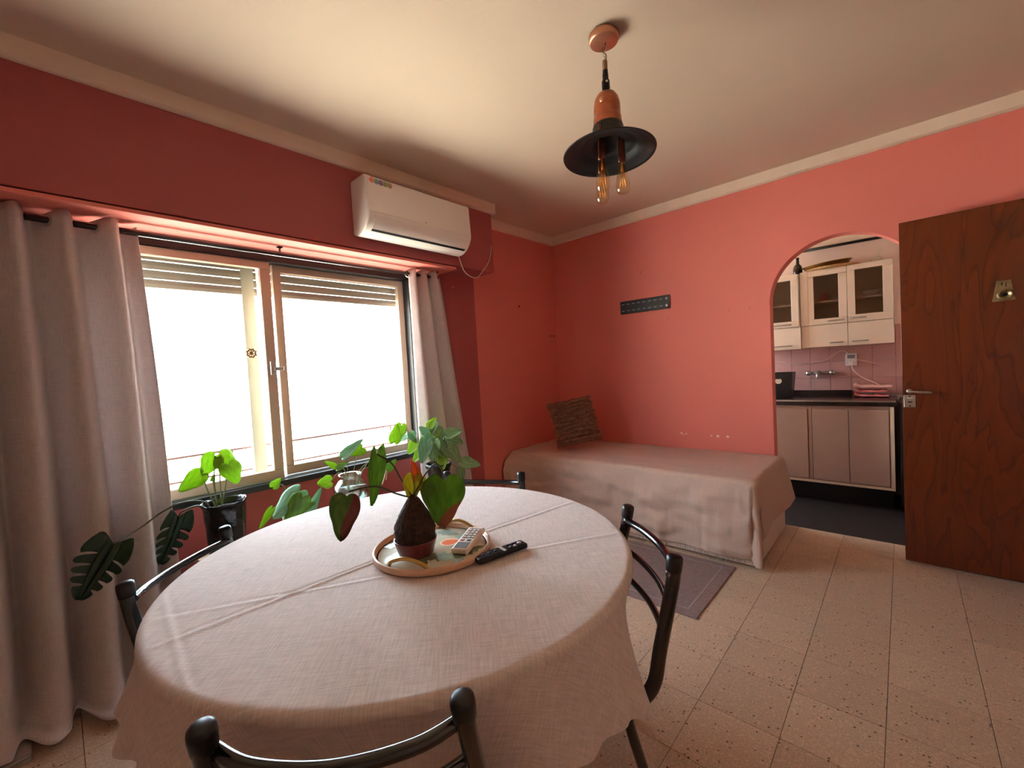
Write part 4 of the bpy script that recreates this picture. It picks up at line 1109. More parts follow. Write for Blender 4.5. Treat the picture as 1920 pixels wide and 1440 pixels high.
kp(boxo('slab', (-1.30, BYF - 0.02, 0.849), (-0.05, YK - 0.008, 0.893), 'worktop', wt, 0.002))
kp(boxo('metal_edge', (-1.30, BYF - 0.024, 0.884), (-0.05, BYF - 0.019, 0.897), 'steel', wt))
kp(boxo('upstand', (-0.92, YK - 0.030, 0.893), (-0.36, YK - 0.008, 0.945), 'worktop', wt, 0.002))
# stove beside
stv = thing('cooker', 'black cooker standing beside the base unit', 'cooker', (0.27, 4.8, 0))
boxo('body', (-0.30, -0.23, 0.04), (0.30, 0.28, 0.88), 'blackmatte', stv, 0.005)
boxo('oven_door', (-0.27, -0.255, 0.16), (0.27, -0.23, 0.66), 'blackplastic', stv, 0.004)
tubeo('oven_handle', [(-0.22, -0.255, 0.62), (-0.22, -0.285, 0.62), (0.22, -0.285, 0.62), (0.22, -0.255, 0.62)], 0.008, 'steel', stv, 8)
for x in (-0.25, 0.25):
    for y in (-0.18, 0.22): boxo('foot', (x - 0.02, y - 0.02, 0.0), (x + 0.02, y + 0.02, 0.04), 'blackplastic', stv)
for x in (-0.2, -0.07, 0.07, 0.2): latheo('knob', [(0, 0.02), (0.016, 0.018), (0.018, 0)], (x, -0.23, 0.77), 'steel', stv, 14, Matrix.Rotation(PI / 2, 4, 'X'))

# tap
tp = thing('wall_tap', 'chrome wall mixer tap with two knobs on pink tiles', 'tap', (-0.60, YK - 0.006, 1.112))
RX = Matrix.Rotation(PI / 2, 4, 'X')
tubeo('mixer_body', [(-0.085, -0.03, 0), (0.095, -0.03, 0.004)], 0.015, 'steel', tp, 12)
for x in (-0.088, 0.098):
    latheo('knob', [(0, 0.075), (0.018, 0.072), (0.024, 0.06), (0.022, 0.045), (0.012, 0.035), (0.012, 0)], (x, 0, 0.002), 'steel', tp, 16, RX)
tubeo('spout', [(0.0, -0.03, 0.006), (0.0, -0.09, 0.018), (-0.004, -0.15, 0.0), (-0.006, -0.165, -0.045)], 0.011, 'steel', tp, 10, 5)
# socket box with leads
sk = thing('socket_box', 'white wall socket with a plugged in lead on pink tiles', 'socket', (-0.36, YK - 0.006, 1.23))
boxo('plate', (-0.042, -0.022, -0.058), (0.042, 0.0, 0.058), 'white', sk, 0.005)
boxo('plug', (-0.015, -0.05, -0.05), (0.02, -0.022, -0.015), 'white', sk, 0.004)
boxo('socket_face', (-0.028, -0.0235, 0.012), (0.028, -0.0215, 0.045), 'greyprint', sk)
tubeo('lead', [(0.003, -0.045, -0.05), (0.02, -0.06, -0.10), (0.08, -0.07, -0.165), (0.15, -0.085, -0.205), (0.20, -0.10, -0.235)], 0.005, 'cable', sk, 8, 6)
tubeo('lead', [(0.04, -0.012, -0.002), (0.11, -0.012, -0.024), (0.20, -0.012, -0.056)], 0.004, 'cable', sk, 8, 4)
tubeo('lead', [(-0.02, -0.010, 0.058), (-0.06, -0.012, 0.085), (-0.09, -0.012, 0.08), (-0.15, -0.012, 0.035), (-0.20, -0.012, 0.0), (-0.33, -0.012, -0.018), (-0.47, -0.012, -0.018), (-0.60, -0.012, 0.01)], 0.0035, 'cable', sk, 8, 6)
# towels
def towel(label, x0, x1, y0, y1, z, h, m, sd):
    def fn(u, v):
        a = v * 2 * PI
        yy = (y0 + y1) / 2 + (y1 - y0) / 2 * math.copysign(abs(math.cos(a)) ** 0.5, math.cos(a))
        zz_ = z + h / 2 + h / 2 * math.copysign(abs(math.sin(a)) ** 0.6, math.sin(a))
        x = x0 + (x1 - x0) * u
        return (x, yy + 0.012 * nz(u * 4, sd), zz_ + (0.010 * nz(u * 5, a * 0.6, sd) + 0.018 * smoothstep(0.22, 0.0, u)) * (1 if math.sin(a) > -0.2 else 0))
    o = gridmesh('kitchen_towel', fn, 24, 24, m)
    return tag(o, label, 'towel', 'towels on the worktop')
towel('folded pink towel at the bottom of the worktop pile', -0.33, -0.10, 4.86, 5.03, 0.896, 0.020, 'towel', 1.0)
towel('folded pink towel in the middle of the worktop pile', -0.325, -0.11, 4.865, 5.03, 0.938, 0.018, 'towel', 2.0)
towel('pale pink towel thrown over the top of the worktop pile', -0.335, -0.075, 4.88, 5.03, 0.976, 0.020, 'towel2', 3.0)
# black container
ct = thing('kitchen_caddy', 'tall black open container with a white label on the worktop', 'container', (-0.86, 4.83, 0.894))
bm = new_bm()
lo = [(-0.065, -0.07), (0.065, -0.07), (0.065, 0.07), (-0.065, 0.07)]
rings = [[bm.verts.new((x * k, y * k, z)) for x, y in lo] for k, z in ((1, 0), (1.32, 0.245), (1.24, 0.245), (0.94, 0.012))]
for a_, b_ in zip(rings[:-1], rings[1:]):
    for k in range(4): bm.faces.new((a_[k], a_[(k + 1) % 4], b_[(k + 1) % 4], b_[k]))
bm.faces.new(rings[0][::-1]); bm.faces.new(rings[-1])
obj('bin', bm, 'blackplastic', ct, bevel=0.004)
bm = new_bm(); lathe(bm, [(0, 0.002), (0.028, 0.002), (0.028, 0)], (0, 0, 0), 20, Matrix.Rotation(PI / 2 - 0.09, 4, 'X')); bmesh.ops.translate(bm, verts=bm.verts[:], vec=(-0.03, -0.0865, 0.165)); obj('round_label', bm, 'trim', ct)
# on top of the cupboards
tag(latheo('bottle', [(0, 0), (0.036, 0), (0.038, 0.004), (0.038, 0.075), (0.030, 0.10), (0.014, 0.118), (0.0125, 0.165), (0.015, 0.167), (0.015, 0.178), (0, 0.178)], (-0.735, 4.93, 2.051), 'bottle', None, 24), 'dark bottle standing on top of the wall cupboards', 'bottle')
tag(latheo('woven_mat', [(0, 0), (0.19, 0), (0.205, 0.010), (0.205, 0.02), (0.19, 0.022), (0, 0.018)], (-0.47, 4.93, 2.061), 'straw', None, 40), 'round woven straw mat on top of the wall cupboards', 'mat')
tt = latheo('metal_tray', [(0, 0), (0.165, 0.0), (0.182, 0.022), (0.192, 0.024), (0.192, 0.027), (0.180, 0.026), (0.163, 0.004), (0, 0.004)], (0, 0, 0), 'brass', None, 48)
tt.location = (-0.51, 4.91, 2.098); tt.rotation_euler = (math.radians(4), math.radians(-4), 0)
tag(tt, 'round golden metal tray lying on the straw mat', 'tray')
gd = thing('glass_cover', 'clear glass bowl cover with a pointed handle on the cupboard top', 'cover', (-0.155, 4.90, 2.061))
latheo('dome', [(0.048, 0.0), (0.046, 0.012), (0.036, 0.034), (0.018, 0.05), (0.006, 0.056), (0, 0.057)], (0, 0, 0), 'jarglass', gd, 28)
tubeo('pointed_handle', [(0.0, 0, 0.052), (0.012, 0, 0.085), (0.028, 0, 0.125)], 0.008, 'jarglass', gd, 10, 4, r2=0.003)

# ------------------------------------------------------------------ leaves
def leaf(parent, base, tip, width, m, face=(1.0, -0.6, 0.5), heart=0.16, cup=0.10, droop=0.10, wave=0.0, seed=0.0, name='leaf', NU=10, NV=14):
    B = Vector(base); T = Vector(tip); ax = T - B; Ln = ax.length; ax.normalize()
    n = Vector(face); n = n - ax * n.dot(ax)
    if n.length < 1e-4: n = ax.orthogonal()
    n.normalize(); sd = ax.cross(n)
    V = []; F = []; UV = []
    for j in range(NV + 1):
        v = j / NV
        # heart outline: rounded lobes behind the stalk, widest in the upper third, pointed tip
        w = width * 0.5 * max(0.0, 1 - v ** 2.5) ** 0.66 * (0.80 + 0.20 * math.sin(PI * min(1.0, v * 1.5 + 0.12)))
        for i in range(NU + 1):
            u = i / NU * 2 - 1
            back = -heart * (1 - v) ** 2 * math.sin(PI * abs(u) ** 0.85) * Ln
            p = B + ax * (v * Ln + back) + sd * (u * w)
            p += n * (cup * width * u * u * 0.8 - droop * Ln * v * v + 0.0)
            if wave: p += n * wave * width * nz(u * 2.2 + seed, v * 3, seed)
            V.append(p); UV.append((u, v))
    for j in range(NV):
        for i in range(NU):
            F.append((j * (NU + 1) + i, j * (NU + 1) + i + 1, (j + 1) * (NU + 1) + i + 1, (j + 1) * (NU + 1) + i))
    me = bpy.data.meshes.new(name); me.from_pydata([tuple(p) for p in V], [], F)
    uvl = me.uv_layers.new(name='UVMap')
    for l in me.loops: uvl.data[l.index].uv = UV[l.vertex_index]
    me.materials.append(M_[m])
    for p in me.polygons: p.use_smooth = True
    o = bpy.data.objects.new(name, me); COL.objects.link(o); o.parent = parent
    loc = parent.location
    o.matrix_parent_inverse = Matrix.Translation(-Vector(loc))
    md = o.modifiers.new('solid', 'SOLIDIFY'); md.thickness = 0.0007; md.offset = 0
    return o
def stem(parent, pts, r=0.0025, m='stem', name='stem', r2=None):
    o = tubeo(name, pts, r, m, parent, 7, 6, r2)
    o.matrix_parent_inverse = Matrix.Translation(-Vector(parent.location))
    return o
def ppart(o, parent):
    o.matrix_parent_inverse = Matrix.Translation(-Vector(parent.location)); return o

# ------------------------------------------------------------------ tray and what stands on the table
TRC = Vector((-1.13, 0.805))
TZ1 = TZ + 0.0045
tr = thing('serving_tray', 'round wooden tray with gold handles and printed leaves on the table', 'tray', (TRC.x, TRC.y, TZ1))
latheo('rim', [(0.170, 0.002), (0.182, 0.0), (0.186, 0.004), (0.187, 0.018), (0.183, 0.022), (0.178, 0.018), (0.175, 0.006), (0.170, 0.006)], (0, 0, 0), 'traywood', tr, 64)
latheo('tray_base', [(0, 0.001), (0.176, 0.001), (0.176, 0.006), (0, 0.006)], (0, 0, 0), 'trayprint', tr, 48)
def flatleaf(cx, cy, ang, L, W, m, z=0.0066, name='leaf_print', lobes=0):
    bm = new_bm(); n = 18; up_, dn_ = [], []
    for k in range(n + 1):
        t = k / n; w = W / 2 * math.sin(PI * t ** 0.75) ** 0.8 if 0 < t < 1 else 0
        if lobes and k % 4 in (1, 2): w *= 0.62
        up_.append((t * L - L / 2, w)); dn_.append((t * L - L / 2, -w))
    pts = up_ + dn_[-2:0:-1]
    ca, sa = math.cos(ang), math.sin(ang)
    vv = [bm.verts.new((cx + x * ca - y * sa, cy + x * sa + y * ca, z)) for x, y in pts]
    bmesh.ops.triangulate(bm, faces=[bm.faces.new(vv)])
    return obj(name, bm, m, tr)
for (cx, cy, an, L, W, m) in ((0.085, -0.020, 0.6, 0.12, 0.07, 'printgreen'), (0.115, 0.055, 1.4, 0.11, 0.06, 'printgreen'), (0.04, -0.075, -0.3, 0.10, 0.05, 'printgreen'), (0.02, 0.11, 2.4, 0.10, 0.06, 'printteal'), (-0.06, 0.11, 0.3, 0.09, 0.05, 'printteal'), (0.13, 0.0, -0.8, 0.08, 0.04, 'printteal'), (-0.12, -0.05, 1.2, 0.10, 0.06, 'printteal')):
    flatleaf(cx, cy, an, L, W, m, 0.0066 + 0.0002 * random.random(), lobes=1)
flatleaf(0.015, 0.062, 1.0, 0.075, 0.062, 'printwhite', 0.0071, 'fruit_print'); flatleaf(0.015, 0.062, 1.0, 0.062, 0.044, 'printorange', 0.0074, 'fruit_print')
# handles: one faces the chair on the open floor side, the other the far chair
for sgn in (-1, 1):
    d = Vector((0.42, -0.907, 0)) if sgn < 0 else Vector((-0.30, 0.954, 0))
    t = Vector((-d.y, d.x, 0))
    c0 = d * 0.150
    pts = [c0 + t * 0.066 + Vector((0, 0, 0.006)), c0 + t * 0.052 + Vector((0, 0, 0.026)) + d * 0.004, c0 + Vector((0, 0, 0.040)) + d * 0.008, c0 - t * 0.052 + Vector((0, 0, 0.026)) + d * 0.004, c0 - t * 0.066 + Vector((0, 0, 0.006))]
    h = tubeo('handle', pts, 0.006, 'brass', tr, 10, 8); h['label'] = 'curved gold tray handle'

PX, PY = -1.139, 0.748
kz = TZ1 + 0.0065
kp_ = thing('root_ball_plant', 'trailing heart leaf plant in a mossy ball and burgundy pot on the tray', 'plant', (PX, PY, kz))
latheo('pot', [(0, 0), (0.050, 0), (0.054, 0.004), (0.066, 0.046), (0.067, 0.050), (0.063, 0.050), (0.060, 0.040), (0, 0.036)], (0, 0, 0), 'pot', kp_, 40)
def ball(u, v):
    a = u * 2 * PI
    z = 0.026 + v * 0.162
    pr = [(0, 0.052), (0.18, 0.063), (0.35, 0.064), (0.55, 0.052), (0.75, 0.034), (0.9, 0.020), (1.0, 0.004)]
    for (t0, r0), (t1, r1) in zip(pr[:-1], pr[1:]):
        if t0 <= v <= t1: r = r0 + (r1 - r0) * (v - t0) / (t1 - t0); break
    r *= 1 + 0.07 * nz(math.cos(a) * 3, math.sin(a) * 3, v * 6) + 0.05 * nz(math.cos(a) * 9, math.sin(a) * 9, v * 18)
    return (r * math.cos(a), r * math.sin(a), z)
gridmesh('moss_ball', ball, 48, 36, 'moss', kp_, closed_u=True)
top = Vector((PX, PY, kz + 0.175))
K = lambda *p: Vector(p)
stem(kp_, [top, K(-1.155, 0.70, 0.955), K(-1.170, 0.640, 0.990), K(-1.189, 0.566, 0.990)], 0.0026, 'darkstem')
stem(kp_, [top, K(-1.155, 0.722, 0.99), K(-1.169, 0.70, 1.046), K(-1.193, 0.664, 1.080)], 0.0026, 'darkstem')
stem(kp_, [top, K(-1.105, 0.765, 0.995), K(-1.073, 0.79, 1.038), K(-1.052, 0.800, 1.022), K(-1.046, 0.800, 0.988)], 0.0024, 'darkstem')
stem(kp_, [top, K(-1.133, 0.752, 0.965), K(-1.137, 0.750, 1.0)], 0.0024, 'stem')
stem(kp_, [top, K(-1.118, 0.772, 0.975), K(-1.095, 0.79, 0.985), K(-1.080, 0.80, 0.965)], 0.003, 'root')
camd = Vector((0.83, -0.55, 0.15))
leaf(kp_, (-1.046, 0.800, 0.985), (-1.046, 0.786, 0.845), 0.138, 'lf_big', face=(0.83, -0.58, 0.2), heart=0.16, cup=-0.05, droop=-0.05, NU=14, NV=18)
leaf(kp_, (-1.189, 0.560, 0.978), (-1.201, 0.540, 0.850), 0.088, 'lf_brown', face=(0.75, -0.62, 0.1), heart=0.08, cup=0.16, droop=0.05, wave=0.10, seed=3.0, NU=14, NV=18)
leaf(kp_, (-1.192, 0.662, 1.078), (-1.188, 0.632, 0.930), 0.062, 'lf_green', face=(0.95, 0.1, 0.25), heart=0.2, cup=0.25, droop=0.04)
leaf(kp_, (-1.136, 0.752, 0.998), (-1.140, 0.742, 0.925), 0.062, 'lf_yellow', face=(0.8, -0.5, 0.3), heart=0.2, cup=0.3)
leaf(kp_, (-1.112, 0.782, 0.985), (-1.118, 0.770, 0.935), 0.045, 'lf_yellow', face=(0.8, -0.2, 0.3), heart=0.2, cup=0.2)
leaf(kp_, (-1.133, 0.768, 0.985), (-1.150, 0.758, 1.048), 0.030, 'lf_new', face=(0.8, -0.5, 0.3), heart=0.0, cup=0.6, droop=0.0)

# remotes
ra = thing('air_conditioner_remote', 'white remote control leaning on the tray rim', 'remote', (-1.045, 0.885, TZ1 + 0.024))
boxo('body', (-0.029, -0.074, -0.009), (0.029, 0.074, 0.009), 'remotewhite', ra, 0.006, 3)
boxo('display', (-0.021, -0.066, 0.0088), (0.021, -0.030, 0.0098), 'lcd', ra, 0.001)
boxo('key_field', (-0.022, -0.006, 0.0088), (0.022, 0.062, 0.0094), 'greyprint', ra)
for (x, y, mm) in ((-0.012, -0.018, 'redprint'), (0.010, -0.018, 'rubber')):
    boxo('button', (x - 0.007, y - 0.005, 0.0088), (x + 0.007, y + 0.005, 0.0106), mm, ra, 0.001)
for r_ in range(4):
    for c_ in range(3): boxo('button', (-0.0185 + c_ * 0.0145, -0.002 + r_ * 0.0155, 0.0092), (-0.0085 + c_ * 0.0145, 0.007 + r_ * 0.0155, 0.0108), 'remotewhite', ra, 0.001)
ra.rotation_euler = (math.radians(6), math.radians(-2), math.radians(24))
rt = thing('television_remote', 'slim black remote control lying beside the tray', 'remote', (-0.922, 0.907, TZ1 + 0.0005), math.atan2(0.985 - 0.83, -0.905 + 0.94) - PI / 2)
boxo('body', (-0.0205, -0.09, 0.0), (0.0205, 0.09, 0.017), 'blackplastic', rt, 0.006, 3)
boxo('silver_band', (-0.019, 0.000, 0.0168), (0.019, 0.010, 0.0176), 'silverkey', rt)
for (x, y, s_) in ((-0.009, 0.03, 0.006), (0.009, 0.03, 0.006), (-0.009, 0.048, 0.006), (0.009, 0.048, 0.006), (0.0, 0.070, 0.008)):
    latheo('button', [(0, 0.0022), (s_ * 0.9, 0.002), (s_, 0)], (x, y, 0.0168), 'silverkey' if y in (0.048, 0.07) and x >= 0 else 'rubber', rt, 14)
for k in range(3):
    latheo('button', [(0, 0.0022), (0.0045, 0.002), (0.005, 0)], (0.0, -0.02 - k * 0.022, 0.0168), 'rubber', rt, 12)

# ------------------------------------------------------------------ plant bench and plants by the window
BZT = 0.50
bn = thing('plant_bench', 'low wooden bench holding pots under the window', 'bench', (-2.40, 1.2, 0))
for x in (-0.085, 0.0, 0.085): boxo('plank', (x - 0.039, -0.78, BZT - 0.025), (x + 0.039, 0.74, BZT), 'benchwood', bn, 0.003)
for y in (-0.70, 0.66):
    for x in (-0.09, 0.09): boxo('leg', (x - 0.018, y - 0.018, 0), (x + 0.018, y + 0.018, BZT - 0.025), 'benchwood', bn, 0.002)
    boxo('cross_rail', (-0.09, y - 0.012, BZT - 0.08), (0.09, y + 0.012, BZT - 0.03), 'benchwood', bn)
# black bag with philodendron and monstera
bgp = thing('bagged_plant', 'monstera and bright philodendron in a black nursery bag under the window', 'plant', (-2.41, 0.53, BZT))
def bagf(u, v):
    a = u * 2 * PI
    r = 0.072 + 0.016 * v + 0.006 * nz(math.cos(a) * 2.5, math.sin(a) * 2.5, v * 4) * (0.4 + v)
    z = v * 0.262
    if v > 0.92: r += 0.006
    z += (0.014 * nz(math.cos(a) * 3, math.sin(a) * 3, 7)) * smoothstep(0.7, 1, v)
    return (r * math.cos(a), r * math.sin(a), z)
gridmesh('nursery_bag', bagf, 48, 24, 'bag', bgp, closed_u=True, solid=0.0015)
latheo('soil', [(0, 0.235), (0.085, 0.228)], (0, 0, 0), 'soil', bgp, 28)
latheo('bag_bottom', [(0, 0.001), (0.070, 0.001)], (0, 0, 0), 'bag', bgp, 28)
S0 = 0.73
for pts, m_, r_ in (([(-2.42, 0.50, S0), (-2.418, 0.47, 0.83), (-2.417, 0.455, 0.905)], 'stem', 0.003), ([(-2.42, 0.505, S0), (-2.411, 0.498, 0.86), (-2.404, 0.508, 0.985)], 'stem', 0.003),
                    ([(-2.41, 0.52, S0), (-2.40, 0.54, 0.84), (-2.360, 0.541, 0.945)], 'stem', 0.003), ([(-2.415, 0.52, S0), (-2.405, 0.52, 0.86), (-2.400, 0.526, 0.98)], 'stem', 0.003), ([(-2.41, 0.50, S0), (-2.41, 0.497, 0.80), (-2.409, 0.492, 0.87)], 'stem', 0.0022)):
    stem(bgp, pts, r_, m_)
leaf(bgp, (-2.405, 0.508, 0.985), (-2.415, 0.455, 0.900), 0.095, 'lf_bright', face=(0.8, 0.1, 0.4))
leaf(bgp, (-2.400, 0.525, 0.980), (-2.385, 0.596, 0.925), 0.115, 'lf_bright', face=(0.8, -0.1, 0.6), cup=-0.1)
leaf(bgp, (-2.352, 0.545, 0.940), (-2.340, 0.575, 0.842), 0.095, 'lf_bright', face=(0.9, -0.3, 0.2), cup=-0.08)
leaf(bgp, (-2.417, 0.455, 0.908), (-2.432, 0.364, 0.845), 0.090, 'lf_bright', face=(0.8, 0.1, 0.55))
leaf(bgp, (-2.409, 0.490, 0.865), (-2.407, 0.500, 0.900), 0.022, 'lf_green', face=(0.9, -0.3, 0.2), heart=0)
# monstera
stem(bgp, [(-2.42, 0.48, S0), (-2.37, 0.44, 0.79), (-2.335, 0.36, 0.812), (-2.340, 0.29, 0.790), (-2.345, 0.22, 0.745), (-2.285, 0.135, 0.722)], 0.0042, 'darkstem', r2=0.0028)
stem(bgp, [(-2.42, 0.475, S0), (-2.37, 0.42, 0.775), (-2.335, 0.36, 0.775), (-2.333, 0.343, 0.755)], 0.004, 'darkstem')
def monstera(parent, base, tip, width, face, seed):
    """deeply cut leaf: a heart outline split by slots that run from the edge towards the midrib"""
    B = Vector(base); T = Vector(tip); ax = T - B; Ln = ax.length; ax.normalize()
    n = Vector(face); n = (n - ax * n.dot(ax)).normalized(); sd = ax.cross(n)
    bm = new_bm()
    uvl = bm.loops.layers.uv.new('UVMap')
    def P(u, v):
        w = width * 0.5 * 1.15 * max(0.0, (1 - v) ** 0.58 * min(1, 1.25 * (v + 0.12) ** 0.36))
        back = -0.24 * (1 - v) ** 3 * abs(u) * (1 - 0.7 * abs(u) ** 6) * Ln
        return B + ax * (v * Ln + back) + sd * (u * w) + n * (0.10 * width * u * u - 0.16 * Ln * v * v)
    def quadstrip(fu, fv, na, nb):
        """surface patch: fu(a, b), fv(a, b) give leaf coordinates"""
        g_ = [[(fu(i / na, j / nb), fv(i / na, j / nb)) for i in range(na + 1)] for j in range(nb + 1)]
        vv = [[bm.verts.new(P(*q)) for q in row] for row in g_]
        for j in range(nb):
            for i in range(na):
                f = bm.faces.new((vv[j][i], vv[j][i + 1], vv[j + 1][i + 1], vv[j + 1][i]))
                for l, (jj, ii) in zip(f.loops, ((j, i), (j, i + 1), (j + 1, i + 1), (j + 1, i))): l[uvl].uv = g_[jj][ii]
    for sg in (-1, 1):
        quadstrip(lambda a, b: sg * 0.34 * a, lambda a, b: b * 0.98, 3, 16)
        edges_ = [0.0, 0.24, 0.42, 0.58, 0.74, 1.0] if sg > 0 else [0.0, 0.30, 0.47, 0.64, 0.80, 1.0]
        for v0, v1 in zip(edges_[:-1], edges_[1:]):
            gp = 0.034
            def fu(a, b): return sg * (0.33 + 0.67 * a * (1 - 0.16 * abs(2 * b - 1) ** 3))
            def fv(a, b, v0=v0, v1=v1):
                g0 = gp * a ** 0.5 if v0 > 0 else 0.0; g1 = gp * a ** 0.5 if v1 < 1 else 0.0
                return min(0.985, (v0 + g0) + (v1 - g1 - v0 - g0) * b + 0.10 * a * (1 - v0) * (1 if v0 > 0 else b))
            quadstrip(fu, fv, 6, 6)
    bmesh.ops.remove_doubles(bm, verts=bm.verts[:], dist=1e-5)
    me = bpy.data.meshes.new('leaf'); bm.to_mesh(me); bm.free()
    me.materials.append(M_['lf_dark'])
    for p in me.polygons: p.use_smooth = True
    o = bpy.data.objects.new('leaf', me); COL.objects.link(o); o.parent = parent
    o.matrix_parent_inverse = Matrix.Translation(-Vector(parent.location)); o['label'] = 'dark split monstera leaf'
    md = o.modifiers.new('solid', 'SOLIDIFY'); md.thickness = 0.0008; md.offset = 0
    return o
monstera(bgp, (-2.283, 0.130, 0.722), (-2.235, 0.015, 0.560), 0.195, (0.86, -0.30, 0.40), 1)
monstera(bgp, (-2.333, 0.343, 0.755), (-2.346, 0.278, 0.552), 0.150, (0.88, 0.30, 0.2), 2)

# pothos in a pale pot
pp = thing('potted_pothos', 'broad leaf pothos in a pale pot under the window', 'plant', (-2.40, 0.84, BZT))
latheo('pot', [(0, 0), (0.045, 0), (0.062, 0.105), (0.064, 0.12), (0.058, 0.12), (0.056, 0.105), (0, 0.10)], (0, 0, 0), 'palepot', pp, 28)
latheo('soil', [(0, 0.104), (0.056, 0.103)], (0, 0, 0), 'soil', pp, 20)
for e in ((-2.36, 0.83, 0.745), (-2.33, 0.885, 0.66), (-2.43, 0.77, 0.775), (-2.345, 0.87, 0.65), (-2.40, 0.74, 0.67)):
    stem(pp, [(-2.40, 0.84, 0.60), ((-2.40 + e[0]) / 2, (0.84 + e[1]) / 2, e[2] * 0.98), e], 0.0025)
leaf(pp, (-2.355, 0.855, 0.735), (-2.360, 0.715, 0.635), 0.125, 'lf_blue', face=(0.75, -0.1, 0.65), cup=-0.15, droop=0.15)
leaf(pp, (-2.330, 0.858, 0.705), (-2.335, 0.77, 0.585), 0.115, 'lf_green', face=(0.9, -0.2, 0.3), cup=-0.12)
leaf(pp, (-2.336, 0.889, 0.610), (-2.313, 0.950, 0.738), 0.055, 'lf_blue', face=(0.8, -0.5, 0.2), heart=0.05)
leaf(pp, (-2.435, 0.755, 0.770), (-2.420, 0.790, 0.812), 0.05, 'lf_bright', face=(0.8, 0, 0.5))
leaf(pp, (-2.344, 0.867, 0.640), (-2.320, 0.925, 0.668), 0.035, 'lf_green', face=(0.8, 0, 0.5))
leaf(pp, (-2.394, 0.729, 0.668), (-2.415, 0.669, 0.575), 0.04, 'lf_bright', face=(0.8, -0.3, 0.4))

# glass jar with cuttings on a stool
st = thing('plant_stool', 'small round wooden stool under the glass jar', 'stool', (-2.19, 1.055, 0))
latheo('seat', [(0, 0.615), (0.080, 0.615), (0.085, 0.62), (0.085, 0.637), (0.080, 0.642), (0, 0.642)], (0, 0, 0), 'benchwood', st, 32)
for k in range(3):
    a = k * 2 * PI / 3 + 0.5
    tubeo('leg', [(0.05 * math.cos(a), 0.05 * math.sin(a), 0.615), (0.075 * math.cos(a), 0.075 * math.sin(a), 0)], 0.011, 'benchwood', st, 10)
jr = thing('glass_jar', 'round glass jar of water holding green plant cuttings', 'jar', (-2.19, 1.055, 0.642))
latheo('jar', [(0, 0), (0.055, 0), (0.070, 0.012), (0.086, 0.045), (0.088, 0.075), (0.080, 0.105), (0.060, 0.130), (0.052, 0.140), (0.052, 0.150), (0.059, 0.158), (0.058, 0.163), (0.052, 0.160), (0.048, 0.150), (0.048, 0.139), (0.058, 0.127), (0.077, 0.103), (0.084, 0.075), (0.082, 0.047), (0.066, 0.016), (0.052, 0.005), (0, 0.005)], (0, 0, 0), 'jarglass', jr, 44)
latheo('water', [(0, 0.006), (0.052, 0.006), (0.065, 0.018), (0.081, 0.048), (0.083, 0.075), (0.0785, 0.098), (0, 0.098)], (0, 0, 0), 'water', jr, 36)
J = Vector((-2.19, 1.055, 0))
JL = [((-2.205, 1.035, 0.905), (-2.163, 1.128, 0.986), 0.060, 'lf_blue', (0.6, -0.6, 0.5)), ((-2.165, 1.124, 0.935), (-2.175, 1.060, 0.905), 0.085, 'lf_bright', (0.7, -0.3, 0.6)),
      ((-2.225, 0.995, 0.850), (-2.240, 0.950, 0.888), 0.040, 'lf_bright', (0.7, -0.2, 0.7)), ((-2.222, 1.003, 0.840), (-2.203, 1.060, 0.868), 0.045, 'lf_green', (0.6, 0.2, 0.8)),
      ((-2.119, 1.20, 0.850), (-2.115, 1.225, 0.950), 0.055, 'lf_green', (0.9, 0.2, 0.3)), ((-2.172, 1.325, 0.935), (-2.172, 1.352, 1.035), 0.075, 'lf_bright', (0.8, -0.3, 0.3)),
      ((-2.197, 0.955, 0.785), (-2.225, 0.895, 0.785), 0.075, 'lf_bright', (0.8, -0.3, 0.4)), ((-2.112, 1.235, 0.800), (-2.090, 1.280, 0.850), 0.05, 'lf_green', (0.8, 0, 0.5))]
for b_, t_, w_, mm, fc in JL: leaf(jr, b_, t_, w_, mm, face=fc)
for b_ in ((-2.205, 1.035, 0.905), (-2.165, 1.124, 0.935), (-2.225, 0.995, 0.850), (-2.222, 1.003, 0.840), (-2.119, 1.20, 0.850), (-2.172, 1.325, 0.935), (-2.112, 1.235, 0.80), (-2.197, 0.955, 0.785)):
    b_ = Vector(b_); c_ = J + (b_ - J) * 0.15
    stem(jr, [(c_.x, c_.y, 0.70), (J.x + (b_.x - J.x) * 0.25, J.y + (b_.y - J.y) * 0.25, 0.80), (J.x + (b_.x - J.x) * 0.6, J.y + (b_.y - J.y) * 0.6, 0.5 * (0.82 + b_.z) + 0.02), b_], 0.0018)
rr_ = random.Random(3)
for k in range(7):   # white roots hanging from the trailing cutting
    b_ = Vector((-2.125, 1.165 + 0.012 * k, 0.845 - 0.004 * k)); e_ = b_ + Vector((rr_.uniform(-.02, .02), rr_.uniform(-.03, .02), -rr_.uniform(0.06, 0.11)))
    stem(jr, [b_, b_ * 0.5 + e_ * 0.5 + Vector((0.01, rr_.uniform(-.02, .02), 0)), e_], 0.0014, 'root', 'root')

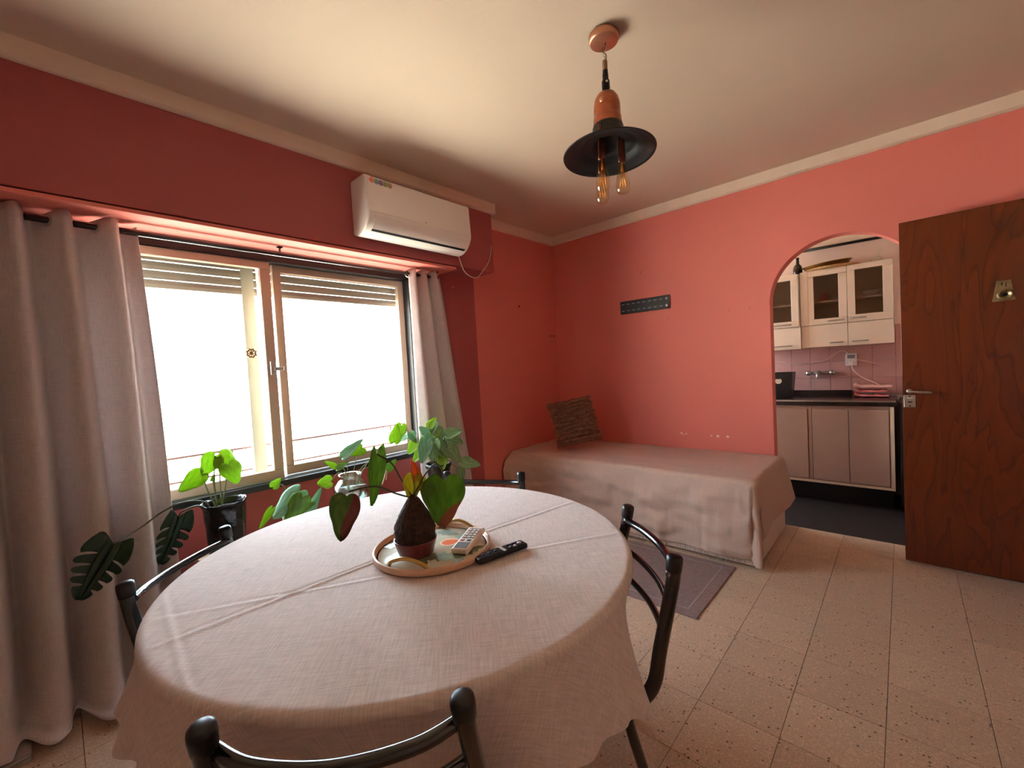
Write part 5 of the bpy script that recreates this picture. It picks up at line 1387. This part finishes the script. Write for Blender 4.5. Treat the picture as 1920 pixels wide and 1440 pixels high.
# syngonium
sy = thing('potted_syngonium', 'bushy variegated arrowhead plant in a dark pot beside the narrow curtain', 'plant', (-2.40, 1.80, BZT))
latheo('pot', [(0, 0), (0.062, 0), (0.082, 0.16), (0.090, 0.165), (0.090, 0.19), (0.082, 0.19), (0.078, 0.165), (0, 0.16)], (0, 0, 0), 'darkpot', sy, 32)
latheo('soil', [(0, 0.172), (0.078, 0.170)], (0, 0, 0), 'soil', sy, 24)
SL = [((-2.428, 1.762, .949), (-2.398, 1.803, 1.012), .05, 'lf_bright'), ((-2.415, 1.78, .891), (-2.378, 1.829, .945), .06, 'lf_bright'), ((-2.441, 1.746, .906), (-2.470, 1.706, .955), .05, 'lf_blue'),
      ((-2.486, 1.685, .845), (-2.521, 1.638, .770), .065, 'lf_bright'), ((-2.467, 1.711, .787), (-2.502, 1.664, .712), .06, 'lf_bright'), ((-2.361, 1.769, .830), (-2.320, 1.823, .725), .085, 'lf_var'),
      ((-2.351, 1.782, .790), (-2.348, 1.787, .680), .075, 'lf_var'), ((-2.358, 1.856, .883), (-2.295, 1.938, .905), .070, 'lf_var'), ((-2.35, 1.867, .856), (-2.290, 1.945, .815), .075, 'lf_var'),
      ((-2.318, 1.827, .805), (-2.270, 1.890, .690), .090, 'lf_var'), ((-2.26, 1.903, .690), (-2.185, 2.000, .660), .075, 'lf_var'), ((-2.275, 1.884, .643), (-2.269, 1.891, .548), .06, 'lf_var'),
      ((-2.402, 1.713, .850), (-2.429, 1.678, .705), .085, 'lf_blue'), ((-2.527, 1.631, .906), (-2.567, 1.577, .864), .06, 'lf_blue'), ((-2.52, 1.60, .975), (-2.525, 1.575, .885), .07, 'lf_bright'),
      ((-2.37, 1.756, .850), (-2.39, 1.731, .720), .080, 'lf_var'), ((-2.505, 1.66, .915), (-2.486, 1.685, .845), .05, 'lf_blue'), ((-2.424, 1.768, .880), (-2.445, 1.74, .780), .080, 'lf_blue'),
      ((-2.40, 1.80, .93), (-2.36, 1.82, .85), .07, 'lf_var'), ((-2.45, 1.75, .86), (-2.46, 1.70, .79), .07, 'lf_green'), ((-2.38, 1.83, .87), (-2.34, 1.85, .79), .07, 'lf_blue'),
      ((-2.43, 1.80, .97), (-2.40, 1.76, .90), .06, 'lf_blue'), ((-2.47, 1.80, .88), (-2.50, 1.83, .82), .07, 'lf_green'), ((-2.34, 1.79, .74), (-2.30, 1.76, .66), .06, 'lf_bright')]
for k, (b_, t_, w_, mm) in enumerate(SL):
    leaf(sy, b_, t_, w_ * 1.25, mm, face=(0.72 + 0.2 * nz(k * 1.7), -0.45 + 0.5 * nz(k * 2.3, 4), 0.5), heart=0.22, cup=0.12)
    c_ = Vector((-2.40 + 0.15 * (b_[0] + 2.40), 1.80 + 0.15 * (b_[1] - 1.80), 0.66)); b_ = Vector(b_)
    stem(sy, [c_, c_ * 0.5 + b_ * 0.5 + Vector((0, 0, 0.03)), b_], 0.0017)

# ------------------------------------------------------------------ grey board on the floor under the wide curtain
gb = tag(boxo('wooden_board', (-2.62, -0.62, 0.0), (-2.34, -0.13, 0.022), 'greywood', None, 0.003), 'grey wood grain board lying on the floor by the wide curtain', 'board')
